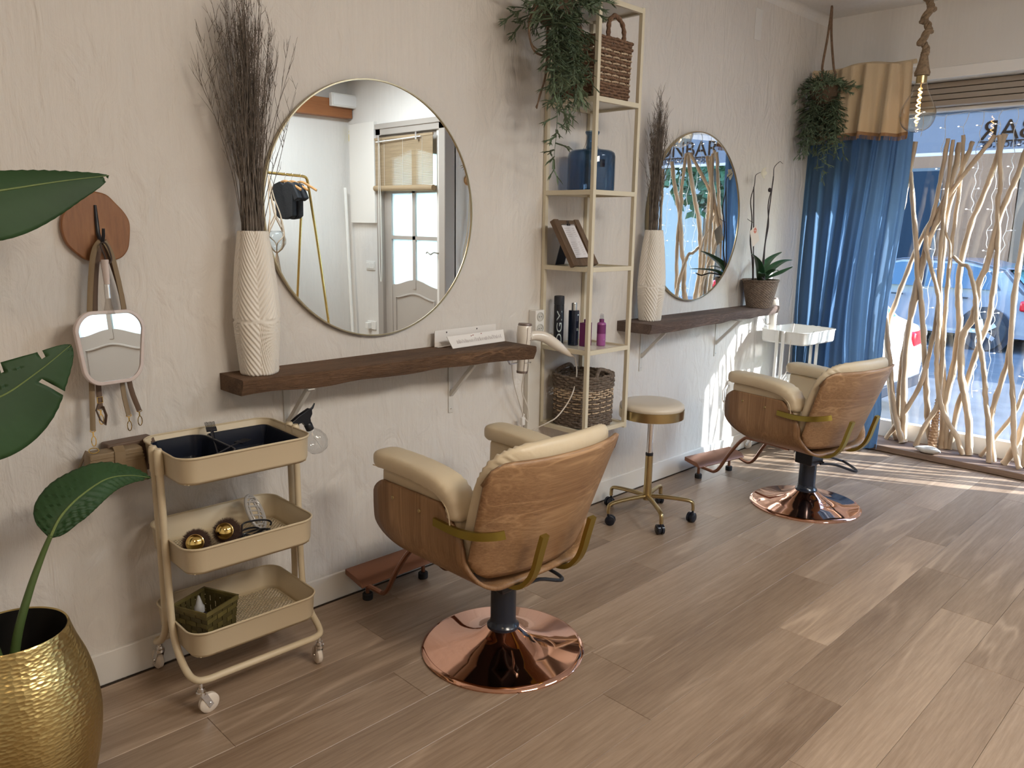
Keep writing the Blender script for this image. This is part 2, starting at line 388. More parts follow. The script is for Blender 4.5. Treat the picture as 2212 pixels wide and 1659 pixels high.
# small cove where the left wall meets the ceiling
cv = MB(); cv.grid(lambda u, v: (XR+u*(LX-XR), -.05+.05*math.sin(v*PI/2), H-.05+.05*math.cos(v*PI/2)), 2, 8)
struct(cv, 'trim_1', WALL2, solid=-1)
# baseboards
struct(MB().box(XR, LX, -.014, 0, 0, .115), 'baseboard_left', WHITE, bevel=.003)
struct(MB().box(LX-.014, LX, -.36, -.014, 0, .115), 'baseboard_window', WHITE, bevel=.003)
struct(MB().box(XR, XD, YB, YB+.014, 0, .115), 'baseboard_back', WHITE, bevel=.003)
# orange beam on the back wall
bw = wood('orange pine', (0.22, 0.075, 0.022), (0.42, 0.17, 0.06), 'X', 1.0, 0.45, rings=5, stretch=9)
struct(MB().box(XR, XD-.01, YB, YB+.10, 2.60, 2.775), 'beam', bw, bevel=.004)

# ------------------------------------------------------------------ shop window
FR = mat('window frame white', (0.80, 0.79, 0.77), 0.35)
wf = MB(); GX = 6.02
wf.box(GX-.03, GX+.04, -3.09, -.36, .0, .16); wf.box(GX-.05, GX+.04, -3.09, -.36, 2.345, 2.37)
wf.box(GX-.03, GX+.04, -.42, -.36, .16, 2.40); wf.box(GX-.03, GX+.04, -3.09, -3.04, .16, 2.40)
W1 = struct(MB().box(LX-.012, GX+.04, -3.09, -.34, 2.53, 2.60), 'window_1', FR, bevel=.003)
wf.obj('window_frame', FR, W1, bevel=.004)
grooves = mat('shutter box taupe', (0.36, 0.31, 0.26), 0.5)
for k in range(4):
    MB().box(GX-.13+.012*k, GX+.03, -3.08, -.36, 2.372+.040*k, 2.372+.040*k+.034).obj('slat', grooves, W1, bevel=.003)
MB().box(GX+.0, GX+.006, -3.05, -.41, .15, 2.36).obj('pane', thin_glass('window glass', (0.97, 0.985, 0.99), 1.0, 0.0, 1.5), W1, smooth=0)
sill = MB().box(LX+.02, GX-.03, -3.08, -.36, -.01, .004); sill.obj('sill', FR, W1)
# printed band across the top of the glass
FILM = mat('pale blue awning film', (0.29, 0.33, 0.39), 0.6, thin=0.75)
fb = MB().box(GX+.020, GX+.023, -3.05, -.41, 2.085, 2.352).obj('sign_band', FILM, W1, smooth=0)
MB().box(GX+.018, GX+.026, -3.05, -.41, 2.062, 2.087).obj('band_hem', mat('white hem', (0.7, 0.73, 0.78), 0.6, thin=.6), W1, smooth=0)
INK = mat('sign brown', (0.10, 0.075, 0.06), 0.7)
INK2 = mat('sign blue grey', (0.13, 0.15, 0.22), 0.7)
# lettering faces the street (+x): text x axis -> -y ... seen mirrored from inside
def sign_mw(y, z): return Matrix.Translation((GX+.0215, y, z)) @ Matrix(((0,0,1,0),(1,0,0,0),(0,1,0,0),(0,0,0,1)))
text_part('lettering', 'EXTENTIONBAR', .178, INK, fb, sign_mw(-1.005, 2.150), align='RIGHT', squeeze=1.0, extrude=.0035)
text_part('lettering', 'hairextentions-shop.es', .078, INK2, fb, sign_mw(-1.02, 2.100), align='RIGHT', squeeze=1.0, extrude=.003)
MB().box(GX+.018, GX+.025, -2.6, -1.0, 2.136, 2.143).obj('underline', INK, fb, smooth=0)

# ------------------------------------------------------------------ outside
ASPH = mat('asphalt', (0.085, 0.085, 0.085), 0.8, var=.25, vscale=3, bump=.2, bscale=80)
PAVE = mat('pavement concrete', (0.20, 0.19, 0.18), 0.8, var=.15, vscale=2)
struct(MB().box(7.05, 15.6, -30, 40, -.42, -.30), 'road', ASPH, smooth=0)
struct(MB().box(6.06, 7.05, -30, 40, -.42, -.12), 'pavement', PAVE, smooth=0)
struct(MB().box(4.97, 6.06, -30, -3.24, -.42, -.02), 'pavement', PAVE, smooth=0)
struct(MB().box(15.6, 17.2, -30, 40, -.42, -.18), 'pavement', PAVE, smooth=0)
FAC = mat('brown render', (0.23, 0.10, 0.045), 0.8, var=.12, vscale=1)
FAC2 = mat('grey stone cladding', (0.16, 0.085, 0.045), 0.7, var=.12, vscale=1)
DGL = mat('dark shop glass', (0.02, 0.027, 0.033), 0.35, spec=.12)
def facade(name, y0, y1, h, m, label, shops, floors=3):
    t = thing(name, label, 'building', (17.2, (y0+y1)/2, -.2)); yc = (y0+y1)/2
    MB().box(0, 6, y0-yc, y1-yc, 0, h).obj('wall', m, t, smooth=0)
    for a, b, z0, z1, mt in shops:
        f = MB().box(-.06, .0, a-yc-.06, b-yc+.06, z0-.06, z1+.06).obj('shop_window', mat('bronze frame', (0.08, 0.07, 0.065), 0.5), t, smooth=0)
        MB().box(-.085, -.055, a-yc, b-yc, z0, z1).obj('pane', mt, f, smooth=0)
    for k in range(floors):
        for q in range(int((y1-y0)//2.6)):
            a = y0-yc+.8+q*2.6
            f = MB().box(-.05, 0, a, a+1.1, 4.3+k*3.1, 6.2+k*3.1).obj('window', mat('shutter tan', (0.40, 0.33, 0.25), .6), t, smooth=0)
            MB().box(-.07, -.045, a+.08, a+1.02, 4.4+k*3.1, 6.1+k*3.1).obj('pane', DGL, f, smooth=0)
    return t
GRN = mat('green poster glass', (0.08, 0.12, 0.08), 0.5, spec=.2); BLU = mat('blue shop curtain', (0.022, 0.027, 0.034), .8, spec=.0)
facade('apartment_building', 1.35, 14.0, 13, FAC, 'brown rendered building with dark shop windows across the street', [(2.7, 5.2, .2, 2.9, BLU), (6.2, 9, .2, 2.9, DGL)])
facade('apartment_building', -8, 1.33, 12, FAC2, 'grey stone clad building beside the brown one across the street', [(-.6, 1.0, .9, 2.4, GRN), (-.6, 1.0, 2.75, 3.3, DGL), (-3.5, -1.3, .2, 3, DGL)])
facade('apartment_building', -20, -8.02, 5.5, mat('pale render', (0.32, 0.29, 0.25), .8), 'pale rendered building far along the street', [(-12, -9.5, .3, 2.6, DGL)], 0)
# awning over the far shop, seen in the round mirror
aw = thing('awning', 'white sloping shop awning on the far side of the street', 'awning', (17.1, -3.0, 2.6))
MB().add([(0,-1.8,.6),(0,1.8,.6),(-1.5,1.8,0),(-1.5,-1.8,0),(0,-1.8,.56),(0,1.8,.56),(-1.5,1.8,-.04),(-1.5,-1.8,-.04)], [(0,1,2,3),(7,6,5,4),(0,4,5,1),(2,6,7,3),(0,3,7,4),(1,5,6,2)]).obj('canopy', WHITEM, aw, smooth=0)
for s in (-1.7, 1.7): MB().tube([(0, s, -.1), (-1.45, s, 0)], .02, 6).obj('arm', WHITEM, aw)
# street tree
tr = thing('street_tree', 'green street tree beyond the parked cars, seen in the round mirror', 'tree', (15.75, -6.9, -.18))
MB().tube([(0,0,0),(.05,.02,1.2),(0,.05,2.4),(-.1,0,3.2)], [.14,.11,.09,.06], 10).obj('trunk', mat('bark', (.12,.09,.06), .9), tr)
cr = MB(); rr = random.Random(3)
for k in range(900):
    v = Vector((rr.gauss(0,1), rr.gauss(0,1), rr.gauss(0,1))).normalized()*rr.uniform(.6,1.25); p = v+Vector((0,0,3.1))
    a = Vector((rr.gauss(0,1), rr.gauss(0,1), rr.gauss(0,1))).normalized()*.13; b = a.orthogonal().normalized()*.07
    cr.add([p-a, p+b, p+a, p-b], [(0,1,2,3)])
tag(cr.obj('crown', mat('street leaves', (.03,.07,.02), .6, var=.4), tr, solid=-1, smooth=0), kind='stuff')

def car(name, label, x, y, rz, paint, tail_z=.62, group=None):
    t = thing(name, label, 'car', (x, y, -.30), rz)
    # local: +x = front, width along y
    prof = [(-2.05,.30),(-2.08,.62),(-2.0,.86),(-1.78,.94),(-1.45,1.28),(-.9,1.40),(0.1,1.40),(.55,1.30),(1.05,.98),(1.75,.88),(2.05,.66),(2.08,.34),(1.9,.24),(-1.9,.24)]
    b = MB(); n = len(prof)
    def ring(ins, w_):
        out = []
        for px, pz in prof:
            k = 0 if pz < .95 else min(1, (pz-.95)/.45)
            out.append((px*(1-ins*.04), w_*(1-.20*k), pz-(ins*.02)))
        return out
    rows = []
    for s, ins in ((-.80,1),(-.86,0),(.86,0),(.80,1)): rows.append([(a, s*(1-.20*(0 if c < .95 else min(1,(c-.95)/.45))), c) for a, _, c in ring(ins, 1)])
    vs = [p for r in rows for p in r]; fs = []
    for i in range(3):
        for k in range(n): fs.append((i*n+k, i*n+(k+1) % n, (i+1)*n+(k+1) % n, (i+1)*n+k))
    fs += [tuple(range(n)), tuple(range(3*n, 4*n))[::-1]]
    b.add(vs, fs); b.obj('body', paint, t, bevel=.03, bseg=3)
    gl = mat('car glass', (0.03, 0.05, 0.06), 0.05, spec=.9)
    for s in (-1, 1):
        for q in ([(-1.42,.96),(-1.22,1.26),(-.85,1.335),(-.35,1.34),(-.35,.96)], [(-.28,.96),(-.28,1.34),(.10,1.335),(.45,1.25),(.88,.96)]):
            vv = []
            for off in (.012, -.01):
                for a, c in q: vv.append((a, s*(.855*(1-.20*max(0,min(1,(c-.95)/.45)))+off), c))
            m_ = len(q); MB().add(vv, [tuple(range(m_)), tuple(range(m_, 2*m_))[::-1]]+[(i, (i+1) % m_, m_+(i+1) % m_, m_+i) for i in range(m_)]).obj('side_window', gl, t, smooth=0)
        MB().box(-.02+.0, .16, s*.86-.015, s*.86+.015, .80, .825).obj('door_handle', BLACK, t)
        MB().box(-1.0, -.82, s*.86-.015, s*.86+.015, .80, .825).obj('door_handle', BLACK, t)
        MB().box(-2.075, -1.72, s*.70-.13, s*.70+.165, tail_z+.04, tail_z+.20).obj('taillight', mat('red tail lens', (.55,.01,.015), .15), t, bevel=.03)
        MB().box(1.78, 2.06, s*.62-.16, s*.62+.16, .60, .74).obj('headlight', thin_glass('lamp lens', (.8,.8,.8), 2), t, bevel=.02)
        for wx in (-1.28, 1.30):
            w_ = MB(); w_.m = Matrix.Translation((wx, s*.78, .31)) @ Matrix.Rotation(PI/2, 4, 'X')
            w_.lathe([(.20,-.10),(.30,-.10),(.315,-.07),(.315,.07),(.30,.10),(.20,.10)], 36, closed=True).obj('tyre', RUBBER, t)
            r_ = MB(); r_.m = Matrix.Translation((wx, s*.80, .31)) @ Matrix.Rotation(PI/2, 4, 'X')
            r_.lathe([(.215,-.08),(.215,.09),(.195,.09),(.19,-.02)], 30, closed=True)
            for k in range(5):
                a = 2*PI*k/5
                r_.add([(.03*math.cos(a+1.57)+.02*math.cos(a), .03*math.sin(a+1.57)+.02*math.sin(a), .085*-s),(.03*math.cos(a-1.57)+.02*math.cos(a), .03*math.sin(a-1.57)+.02*math.sin(a), .085*-s),(.2*math.cos(a-.17), .2*math.sin(a-.17), .07*-s),(.2*math.cos(a+.17), .2*math.sin(a+.17), .07*-s)], [(0,1,2,3)])
            r_.obj('rim', mat('alloy', (.55,.56,.58), .3, .9), t, solid=-1)
            MB().box(0,0.001,0,0.001,0,.001)
            a_ = MB(); a_.m = Matrix.Translation((wx, s*.845, .31)) @ Matrix.Rotation(PI/2, 4, 'X')
            a_.lathe([(.0,-.004),(.385,-.004),(.385,.004),(0,.004)], 36).obj('wheel_arch', BLACK, t)
            r_ = None
    MB().add([(-1.80,-.62,.95),(-1.80,.62,.95),(-1.49,.52,1.25),(-1.49,-.52,1.25),(-1.84,-.62,.96),(-1.84,.62,.96),(-1.53,.52,1.27),(-1.53,-.52,1.27)], [(0,1,2,3),(4,7,6,5),(0,4,5,1),(1,5,6,2),(2,6,7,3),(3,7,4,0)]).obj('rear_window', mat('rear car glass', (0.05, 0.16, 0.16), 0.05, spec=.9), t, smooth=0)
    MB().add([(1.03,-.62,1.0),(1.03,.62,1.0),(.56,.54,1.30),(.56,-.54,1.30),(1.07,-.62,1.02),(1.07,.62,1.02),(.60,.54,1.32),(.60,-.54,1.32)], [(0,3,2,1),(4,5,6,7),(0,4,5,1),(1,5,6,2),(2,6,7,3),(3,7,4,0)]).obj('windscreen', gl, t, smooth=0)
    MB().box(-1.62, -1.42, -.60, .60, 1.27, 1.30).obj('spoiler', paint, t, bevel=.01)
    MB().box(-2.095, -2.05, -.26, .26, .50, .61).obj('number_plate', WHITEM, t)
    MB().box(-2.10, -1.95, -.80, .80, .24, .36).obj('bumper', BLACK, t, bevel=.02)
    return t
SIL = mat('silver lavender paint', (0.15, 0.135, 0.145), 0.25, spec=.6, coat=.5)
WPT = mat('white car paint', (0.70, 0.70, 0.70), 0.25, spec=.6, coat=.5)
car('car', 'silver hatchback parked side-on across the street', 14.75, 2.05, PI/2, SIL)
car('car', 'white hatchback parked nearest the shop window with red rear lights', 8.10, 2.15, PI/2, WPT)
car('car', 'blue estate parked further down the far side, seen in the round mirror', 14.75, -3.6, PI/2, mat('blue car paint', (.05,.12,.25), .25, coat=.5))
# ================================================================== DRIFTWOOD SCREEN
STK = [
([(5.824,-0.677,2.144),(5.829,-0.654,1.905),(5.834,-0.63,1.641),(5.84,-0.597,1.353),(5.845,-0.589,1.092),(5.85,-0.618,0.828),(5.854,-0.661,0.631),(5.861,-0.72,0.298),(5.864,-0.775,0.136),(5.866,-0.807,0.05)],0.0188),
([(5.81,-0.671,1.943),(5.826,-0.704,1.734),(5.85,-0.755,1.423),(5.862,-0.772,1.265),(5.871,-0.804,1.139),(5.888,-0.839,0.914),(5.907,-0.878,0.654),(5.926,-0.914,0.39),(5.94,-0.941,0.19),(5.95,-0.976,0.05)],0.0189),
([(5.84,-1.147,2.157),(5.853,-0.984,1.906),(5.868,-0.817,1.609),(5.878,-0.736,1.4),(5.886,-0.688,1.227),(5.894,-0.64,1.043),(5.901,-0.609,0.89),(5.911,-0.621,0.653),(5.925,-0.675,0.35),(5.938,-0.74,0.05)],0.0177),
([(5.815,-0.88,2.152),(5.827,-0.867,1.985),(5.84,-0.85,1.804),(5.851,-0.831,1.643),(5.857,-0.807,1.55),(5.869,-0.801,1.361),(5.882,-0.785,1.169),(5.89,-0.77,1.038),(5.902,-0.741,0.837),(5.92,-0.723,0.544),(5.938,-0.733,0.254),(5.95,-0.764,0.05)],0.0168),
([(5.807,-0.914,2.14),(5.821,-0.908,1.868),(5.83,-0.905,1.703),(5.847,-0.91,1.367),(5.856,-0.923,1.179),(5.866,-0.931,0.983),(5.879,-0.908,0.711),(5.889,-0.871,0.493),(5.898,-0.787,0.27),(5.907,-0.678,0.05)],0.0152),
([(5.84,-0.942,2.124),(5.846,-0.938,1.984),(5.851,-0.911,1.839),(5.858,-0.87,1.658),(5.865,-0.819,1.472),(5.871,-0.792,1.298),(5.878,-0.766,1.103),(5.887,-0.753,0.84),(5.896,-0.757,0.572),(5.905,-0.775,0.301),(5.913,-0.8,0.05)],0.0212),
([(5.892,-0.946,2.175),(5.887,-0.962,1.985),(5.882,-0.967,1.768),(5.877,-0.965,1.513),(5.872,-0.969,1.291),(5.868,-0.976,1.12),(5.863,-0.988,0.858),(5.857,-1.005,0.593),(5.852,-1.007,0.364),(5.849,-0.949,0.217),(5.846,-0.902,0.05)],0.0152),
([(5.88,-1.01,2.129),(5.884,-0.984,2.02),(5.891,-0.935,1.825),(5.897,-0.906,1.644),(5.906,-0.909,1.4),(5.913,-0.912,1.176),(5.924,-0.951,0.858),(5.934,-1.003,0.537),(5.943,-1.046,0.277),(5.95,-1.076,0.05)],0.0181),
([(5.877,-1.192,2.166),(5.884,-1.156,1.978),(5.892,-1.102,1.766),(5.898,-1.056,1.588),(5.906,-1.027,1.367),(5.913,-1.028,1.178),(5.917,-1.044,1.059),(5.922,-1.063,0.906),(5.931,-1.058,0.634),(5.94,-1.029,0.354),(5.946,-1.039,0.174),(5.95,-1.039,0.05)],0.0221),
([(5.822,-1.175,2.154),(5.834,-1.197,1.973),(5.843,-1.216,1.847),(5.85,-1.21,1.732),(5.861,-1.234,1.557),(5.876,-1.245,1.335),(5.888,-1.242,1.139),(5.898,-1.238,0.969),(5.906,-1.206,0.834),(5.915,-1.175,0.681),(5.924,-1.152,0.516),(5.932,-1.12,0.372),(5.95,-1.094,0.05)],0.0176),
([(5.854,-1.335,2.097),(5.858,-1.295,1.903),(5.861,-1.252,1.749),(5.865,-1.213,1.554),(5.869,-1.192,1.339),(5.872,-1.159,1.225),(5.875,-1.158,1.072),(5.876,-1.144,0.977),(5.879,-1.103,0.841),(5.883,-1.121,0.607),(5.887,-1.167,0.433),(5.89,-1.209,0.261),(5.894,-1.234,0.05)],0.0216),
([(5.828,-0.999,1.389),(5.827,-1.053,1.34),(5.826,-1.093,1.326),(5.825,-1.125,1.249),(5.823,-1.166,1.118),(5.82,-1.188,0.986),(5.817,-1.233,0.803),(5.814,-1.276,0.638),(5.811,-1.306,0.468),(5.808,-1.343,0.301),(5.804,-1.381,0.05)],0.0155),
([(5.817,-0.814,1.519),(5.82,-0.83,1.426),(5.823,-0.864,1.325),(5.827,-0.921,1.174),(5.831,-0.945,1.056),(5.834,-0.959,0.931),(5.839,-0.964,0.768),(5.844,-0.983,0.591),(5.849,-1.02,0.413),(5.852,-1.072,0.287),(5.856,-1.148,0.179),(5.86,-1.203,0.05)],0.0157),
([(5.811,-1.39,1.617),(5.819,-1.386,1.28),(5.823,-1.387,1.094),(5.83,-1.399,0.822),(5.835,-1.38,0.607),(5.838,-1.35,0.427),(5.841,-1.349,0.297),(5.847,-1.392,0.05)],0.0174),
([(5.821,-1.394,2.036),(5.816,-1.39,1.73),(5.81,-1.384,1.387),(5.807,-1.384,1.154),(5.801,-1.411,0.784),(5.797,-1.45,0.58),(5.793,-1.49,0.332),(5.791,-1.506,0.205),(5.789,-1.556,0.05)],0.0157),
([(5.893,-1.584,1.394),(5.873,-1.584,0.902),(5.86,-1.573,0.573),(5.853,-1.53,0.364),(5.846,-1.511,0.196),(5.841,-1.456,0.05)],0.0202),
([(5.883,-1.662,0.998),(5.894,-1.573,0.72),(5.9,-1.497,0.54),(5.906,-1.464,0.393),(5.912,-1.38,0.217),(5.917,-1.299,0.05)],0.013),
([(5.881,-0.88,1.735),(5.854,-0.924,1.549),(5.841,-0.968,1.455),(5.82,-0.98,1.309)],0.0078),
]
rs = random.Random(11)
# more of the same screen beyond the picture's edge: its shadows fall across the floor
for k in range(14):
    y = -1.60-.102*k+rs.uniform(-.03, .03); tilt = rs.uniform(-.12, .12); top = rs.uniform(1.75, 2.2)
    pts = []
    for q in range(8):
        t = q/7; pts.append((5.80+rs.uniform(0, .12)*.5+.05*t, max(-3.03, min(-1.45, y+tilt*t+.05*math.sin(q*1.3+k))), top*(1-t)+.05*t))
    STK.append((pts, rs.uniform(.015, .0225)))
scr = thing('driftwood_screen', 'screen of crossing bleached branches standing on a low plank before the window', 'screen', (0,0,0))
MB().box(5.69, 5.985, -3.07, -.40, .004, .045).obj('base_plank', wood('kerb plank', (0.12, 0.075, 0.05), (0.30, 0.20, 0.14), 'Y', 1.3, .7, stretch=9, bump=.4), scr, bevel=.004)
for i, (pts, r) in enumerate(STK):
    P = smoothpath(pts, 5); n = len(P); R = []
    for k, p in enumerate(P):
        t = k/(n-1)
        R.append(r*(.78+.34*t)*(1+.10*math.sin(k*1.7+i)+.06*rs.uniform(-1, 1)))
        p += Vector((rs.uniform(-1, 1), rs.uniform(-1, 1), 0))*.0022
    MB().tube(P, R, 10).obj('branch', DRIFT, scr, smooth=50)
# pale stone and rattan twist lying on the plank
def rock(x, y, z, r, sc, m, name, label, cat, seed=0):
    b = MB()
    def f(u, v):
        d = Vector((math.sin(PI*v)*math.cos(2*PI*u), math.sin(PI*v)*math.sin(2*PI*u), math.cos(PI*v)))
        k = 1+.18*noise.noise(d*1.6+Vector((seed, 0, 0))); return (d.x*r*sc[0]*k, d.y*r*sc[1]*k, d.z*r*sc[2]*k)
    b.grid(f, 20, 12, cu=True)
    return tag(b.obj(name, m, loc=(x, y, z)), label, cat)
rock(5.735, -1.02, .071, .06, (.7, 1.35, .42), mat('pale stone', (.55,.52,.47), .8, var=.2, vscale=20, bump=.3), 'stone', 'flat pale stone lying on the driftwood plank', 'stone')
tw = thing('rattan_cone', 'slim woven rattan cone standing among the branches', 'basket', (5.90, -.995, .045))
tb = MB(); prof = []
for k in range(60):
    z = .36*k/59; prof.append((.030-.016*z/.36+.0035*math.sin(k*1.9), z))
tb.lathe(prof, 20, disp=lambda a, z, r: .003*math.sin(6*a+z*170)).obj('body', mat('rattan tan', (.42,.26,.15), .8), tw)

# ------------------------------------------------------------------ string lights
sl = thing('string_lights', 'curtain of white fairy light strands hanging inside the window', 'string lights', (0,0,0))
CORDW = mat('clear white cord', (.75,.78,.80), .4); LED = mat('led tip', (.9,.9,.9), .3, emis=(1,.97,.92), estr=1.3)
MB().tube([(5.975, -.58-.1*k, 2.325+.012*math.sin(k*2.1)) for k in range(24)], .0016, 5).obj('top_cord', CORDW, sl)
ys = [-.66,-.80,-.93,-1.02,-1.13,-1.22,-1.31,-1.42,-1.55,-1.70,-1.85,-2.0,-2.2,-2.4,-2.6,-2.8]
for i, y in enumerate(ys):
    zb = rs.uniform(.35, .9) if i % 3 else rs.uniform(1.4, 1.9)
    if i in (0, 2): zb = 2.19
    z = 2.325; P = []; b = MB(); l = MB(); side = 1; yy = y
    while z > zb:
        P.append((5.972+rs.uniform(-.006, .006), yy+rs.uniform(-.012, .012), z)); z -= .045
        yy += rs.uniform(-.006, .004)
        if len(P) % 3 == 0:
            p = Vector(P[-1]); q = p+Vector((0, side*.03, .006)); b.tube([p, q], .002, 5); l.ball(q, .0042, 8, 6, (1, 1.6, 1)); side = -side
    b.tube(smoothpath(P, 3), .0021, 5)
    s_ = b.obj('strand', CORDW, sl); tag(l.obj('led', LED, s_), kind='stuff')

# ------------------------------------------------------------------ curtain, valance, rod
CUR = mat('blue sheer cotton', (0.105, 0.185, 0.30), 0.85, thin=0.60, bump=.15, bscale=300)
cu_ = MB()
def curt(u, v):
    z = 2.19-v*2.17; wd = .70-.10*math.sin(PI*min(1, v*1.15))*v; y = -.015-u*wd
    fold = (.016+.030*u)*math.sin(u*2*PI*6.5+1.4*math.sin(v*2.4)+2.2*math.sin(u*4))+(.004+.014*u)*math.sin(u*2*PI*15+v*4)
    return (5.640+fold*(.65+.35*v)+.008*math.sin(v*9+u*20)*v, y+.012*math.sin(v*5+u*9), z)
cu_.grid(curt, 150, 40)
tag(cu_.obj('blue_curtain', CUR, smooth=80, solid=-1), 'blue sheer curtain hanging in folds beside the window', 'curtain')
VAL = mat('natural linen', (0.66, 0.53, 0.355), 0.85, bump=.3, bscale=250, thin=.12)
va = thing('curtain_valance', 'beige linen valance folded over the curtain rod above the blue curtain', 'valance', (0,0,0))
vb = MB()
def vf(u, v):
    z = 2.625-v*.455-.012*math.sin(u*9); y = -.03-u*.67
    f = .034*math.sin(u*2*PI*4.6+.5*v)+.020*math.sin(u*2*PI*8.2+1)
    return (5.555+f*(.35+.65*v), y-(.02*v if u > .8 else 0), z)
vb.grid(vf, 90, 20)
vb.obj('drape', VAL, va, smooth=80, solid=-1)
vb = MB()
def vback(u, v):
    a = PI*v; y = -.03-u*.67; f = .0075*math.sin(u*2*PI*4.2)
    return (5.595-.028*math.cos(a)+f, y, 2.620+.022*math.sin(a)-.012*math.sin(u*9))
vb.grid(vback, 60, 8); vb.obj('rod_pocket', VAL, va, smooth=80, solid=-1)
fr_ = MB()
for k in range(150):
    u = k/149; p = Vector(vf(u, 1.0)); fr_.tube([p+Vector((0,0,.012)), p+Vector((rs.uniform(-.003,.003), rs.uniform(-.003,.003), -.026))], .0016, 4)
tag(fr_.obj('fringe', mat('fringe tan', (.33,.20,.11), .9), va), kind='stuff')
vh = MB(); vh.grid(lambda u, v: tuple(Vector(vf(u, .955+.045*v))+Vector((-.003,0,0))), 90, 2); vh.obj('braid', mat('braid brown', (.30,.18,.10), .9), va, solid=-1)
rd = thing('curtain_rod', 'white curtain rod on a wall bracket holding the valance', 'curtain rod', (5.60, -.37, 2.595))
MB().tube([(0,.33,0),(0,-.36,0)], .010, 12).obj('rod', WHITEM, rd)
MB().tube([(.20,-.335,0),(0,-.335,0)], .006, 8).lathe([(.012,-.01),(.02,0),(.012,.01)], 14, c=(.194,-.335,0)).obj('bracket', WHITEM, rd)
MB().tube([(.20,.28,0),(0,.28,0)], .006, 8).obj('bracket', WHITEM, rd)

# ------------------------------------------------------------------ pendant lamp with knotted rope
pn = thing('pendant_lamp', 'large clear teardrop bulb hanging on a thick knotted jute rope', 'lamp', (5.25, -.867, 2.14))
ROPE = mat('jute rope', (.30,.21,.13), .9, var=.35, vscale=60, bump=.5, bscale=200)
bp_ = [(0.0001,0),(.030,.004),(.060,.018),(.086,.045),(.100,.082),(.101,.112),(.093,.145),(.077,.180),(.058,.215),(.044,.245),(.037,.268),(.034,.285)]
MB().lathe(smooth2 := [(p.x, p.y) for p in smoothpath([(a, b, 0) for a, b in bp_], 4)], 40).obj('bulb', thin_glass('amber glass', (.95,.87,.74), 2.2, 0, 1.45), pn, solid=-1)
MB().lathe([(.030,.283),(.030,.325),(.020,.333)], 24).obj('bulb_cap', BRASSP, pn)
fil = MB(); P = []
for k in range(120):
    t = k/119; z = .055+.20*t; a = t*2*PI*6.5; P.append((.012*math.cos(a)*(1-.3*t)+.006*math.sin(t*9), .012*math.sin(a)*(1-.3*t), z))
fil.tube(P, .0028, 6).obj('filament', mat('filament', (1,.8,.4), .5, emis=(1,.60,.24), estr=22), pn)
MB().tube([(0,0,.25),(0,0,.30)], .003, 6).obj('filament_post', BRASSP, pn)
MB().lathe([(.0,.325),(.043,.328),(.043,.345),(.036,.37),(.027,.41),(.019,.45),(.0,.455)], 24, disp=lambda a, z, r: .0012*math.sin(14*a+z*150)).obj('rope_cover', ROPE, pn)
rp = MB()
def strand(ph, base, off):
    P = []
    m = len(base)
    for k, p in enumerate(base):
        a = ph+k*off; P.append(Vector(p)+Vector((math.cos(a), math.sin(a), .25*math.sin(a)))*.0115)
    return P
axis = []
for k in range(260):
    t = k/259; z = .44+(H-2.14-.44)*t
    # loose overhand knots: the rope loops round itself
    kn = sum(math.exp(-((z-zc)/.05)**2) for zc in (.53, .66, .80))
    a = z*52
    axis.append((.030*kn*math.cos(a), .030*kn*math.sin(a), z+.020*kn*math.sin(2*a)))
for q in range(3): rp.tube(strand(q*2*PI/3, axis, .19), .0125, 7)
rp.obj('rope', ROPE, pn)
# ================================================================== LEFT WALL
def round_mirror(x, z, label):
    t = thing('round_mirror', label, 'mirror', (x, 0, z))
    fr = MB(); fr.m = Matrix.Rotation(PI/2, 4, 'X')
    fr.lathe([(.488, .002), (.500, .002), (.502, .010), (.500, .026), (.4955, .026), (.4945, .020), (.488, .018)], 128, closed=True)
    fr.add([], []); fr.obj('frame', GOLDF, t, smooth=30)
    g = MB(); g.m = Matrix.Rotation(PI/2, 4, 'X'); g.lathe([(0, .018), (.4955, .018), (.4955, .021), (0, .021)], 128)
    g.obj('mirror_glass', MIRROR, t, smooth=20)
    return t
round_mirror(1.885, 1.598, 'round thin brass framed mirror above the shelf with the printed card strip')
round_mirror(4.215, 1.610, 'round thin brass framed mirror beside the orchid, reflecting the shop window')

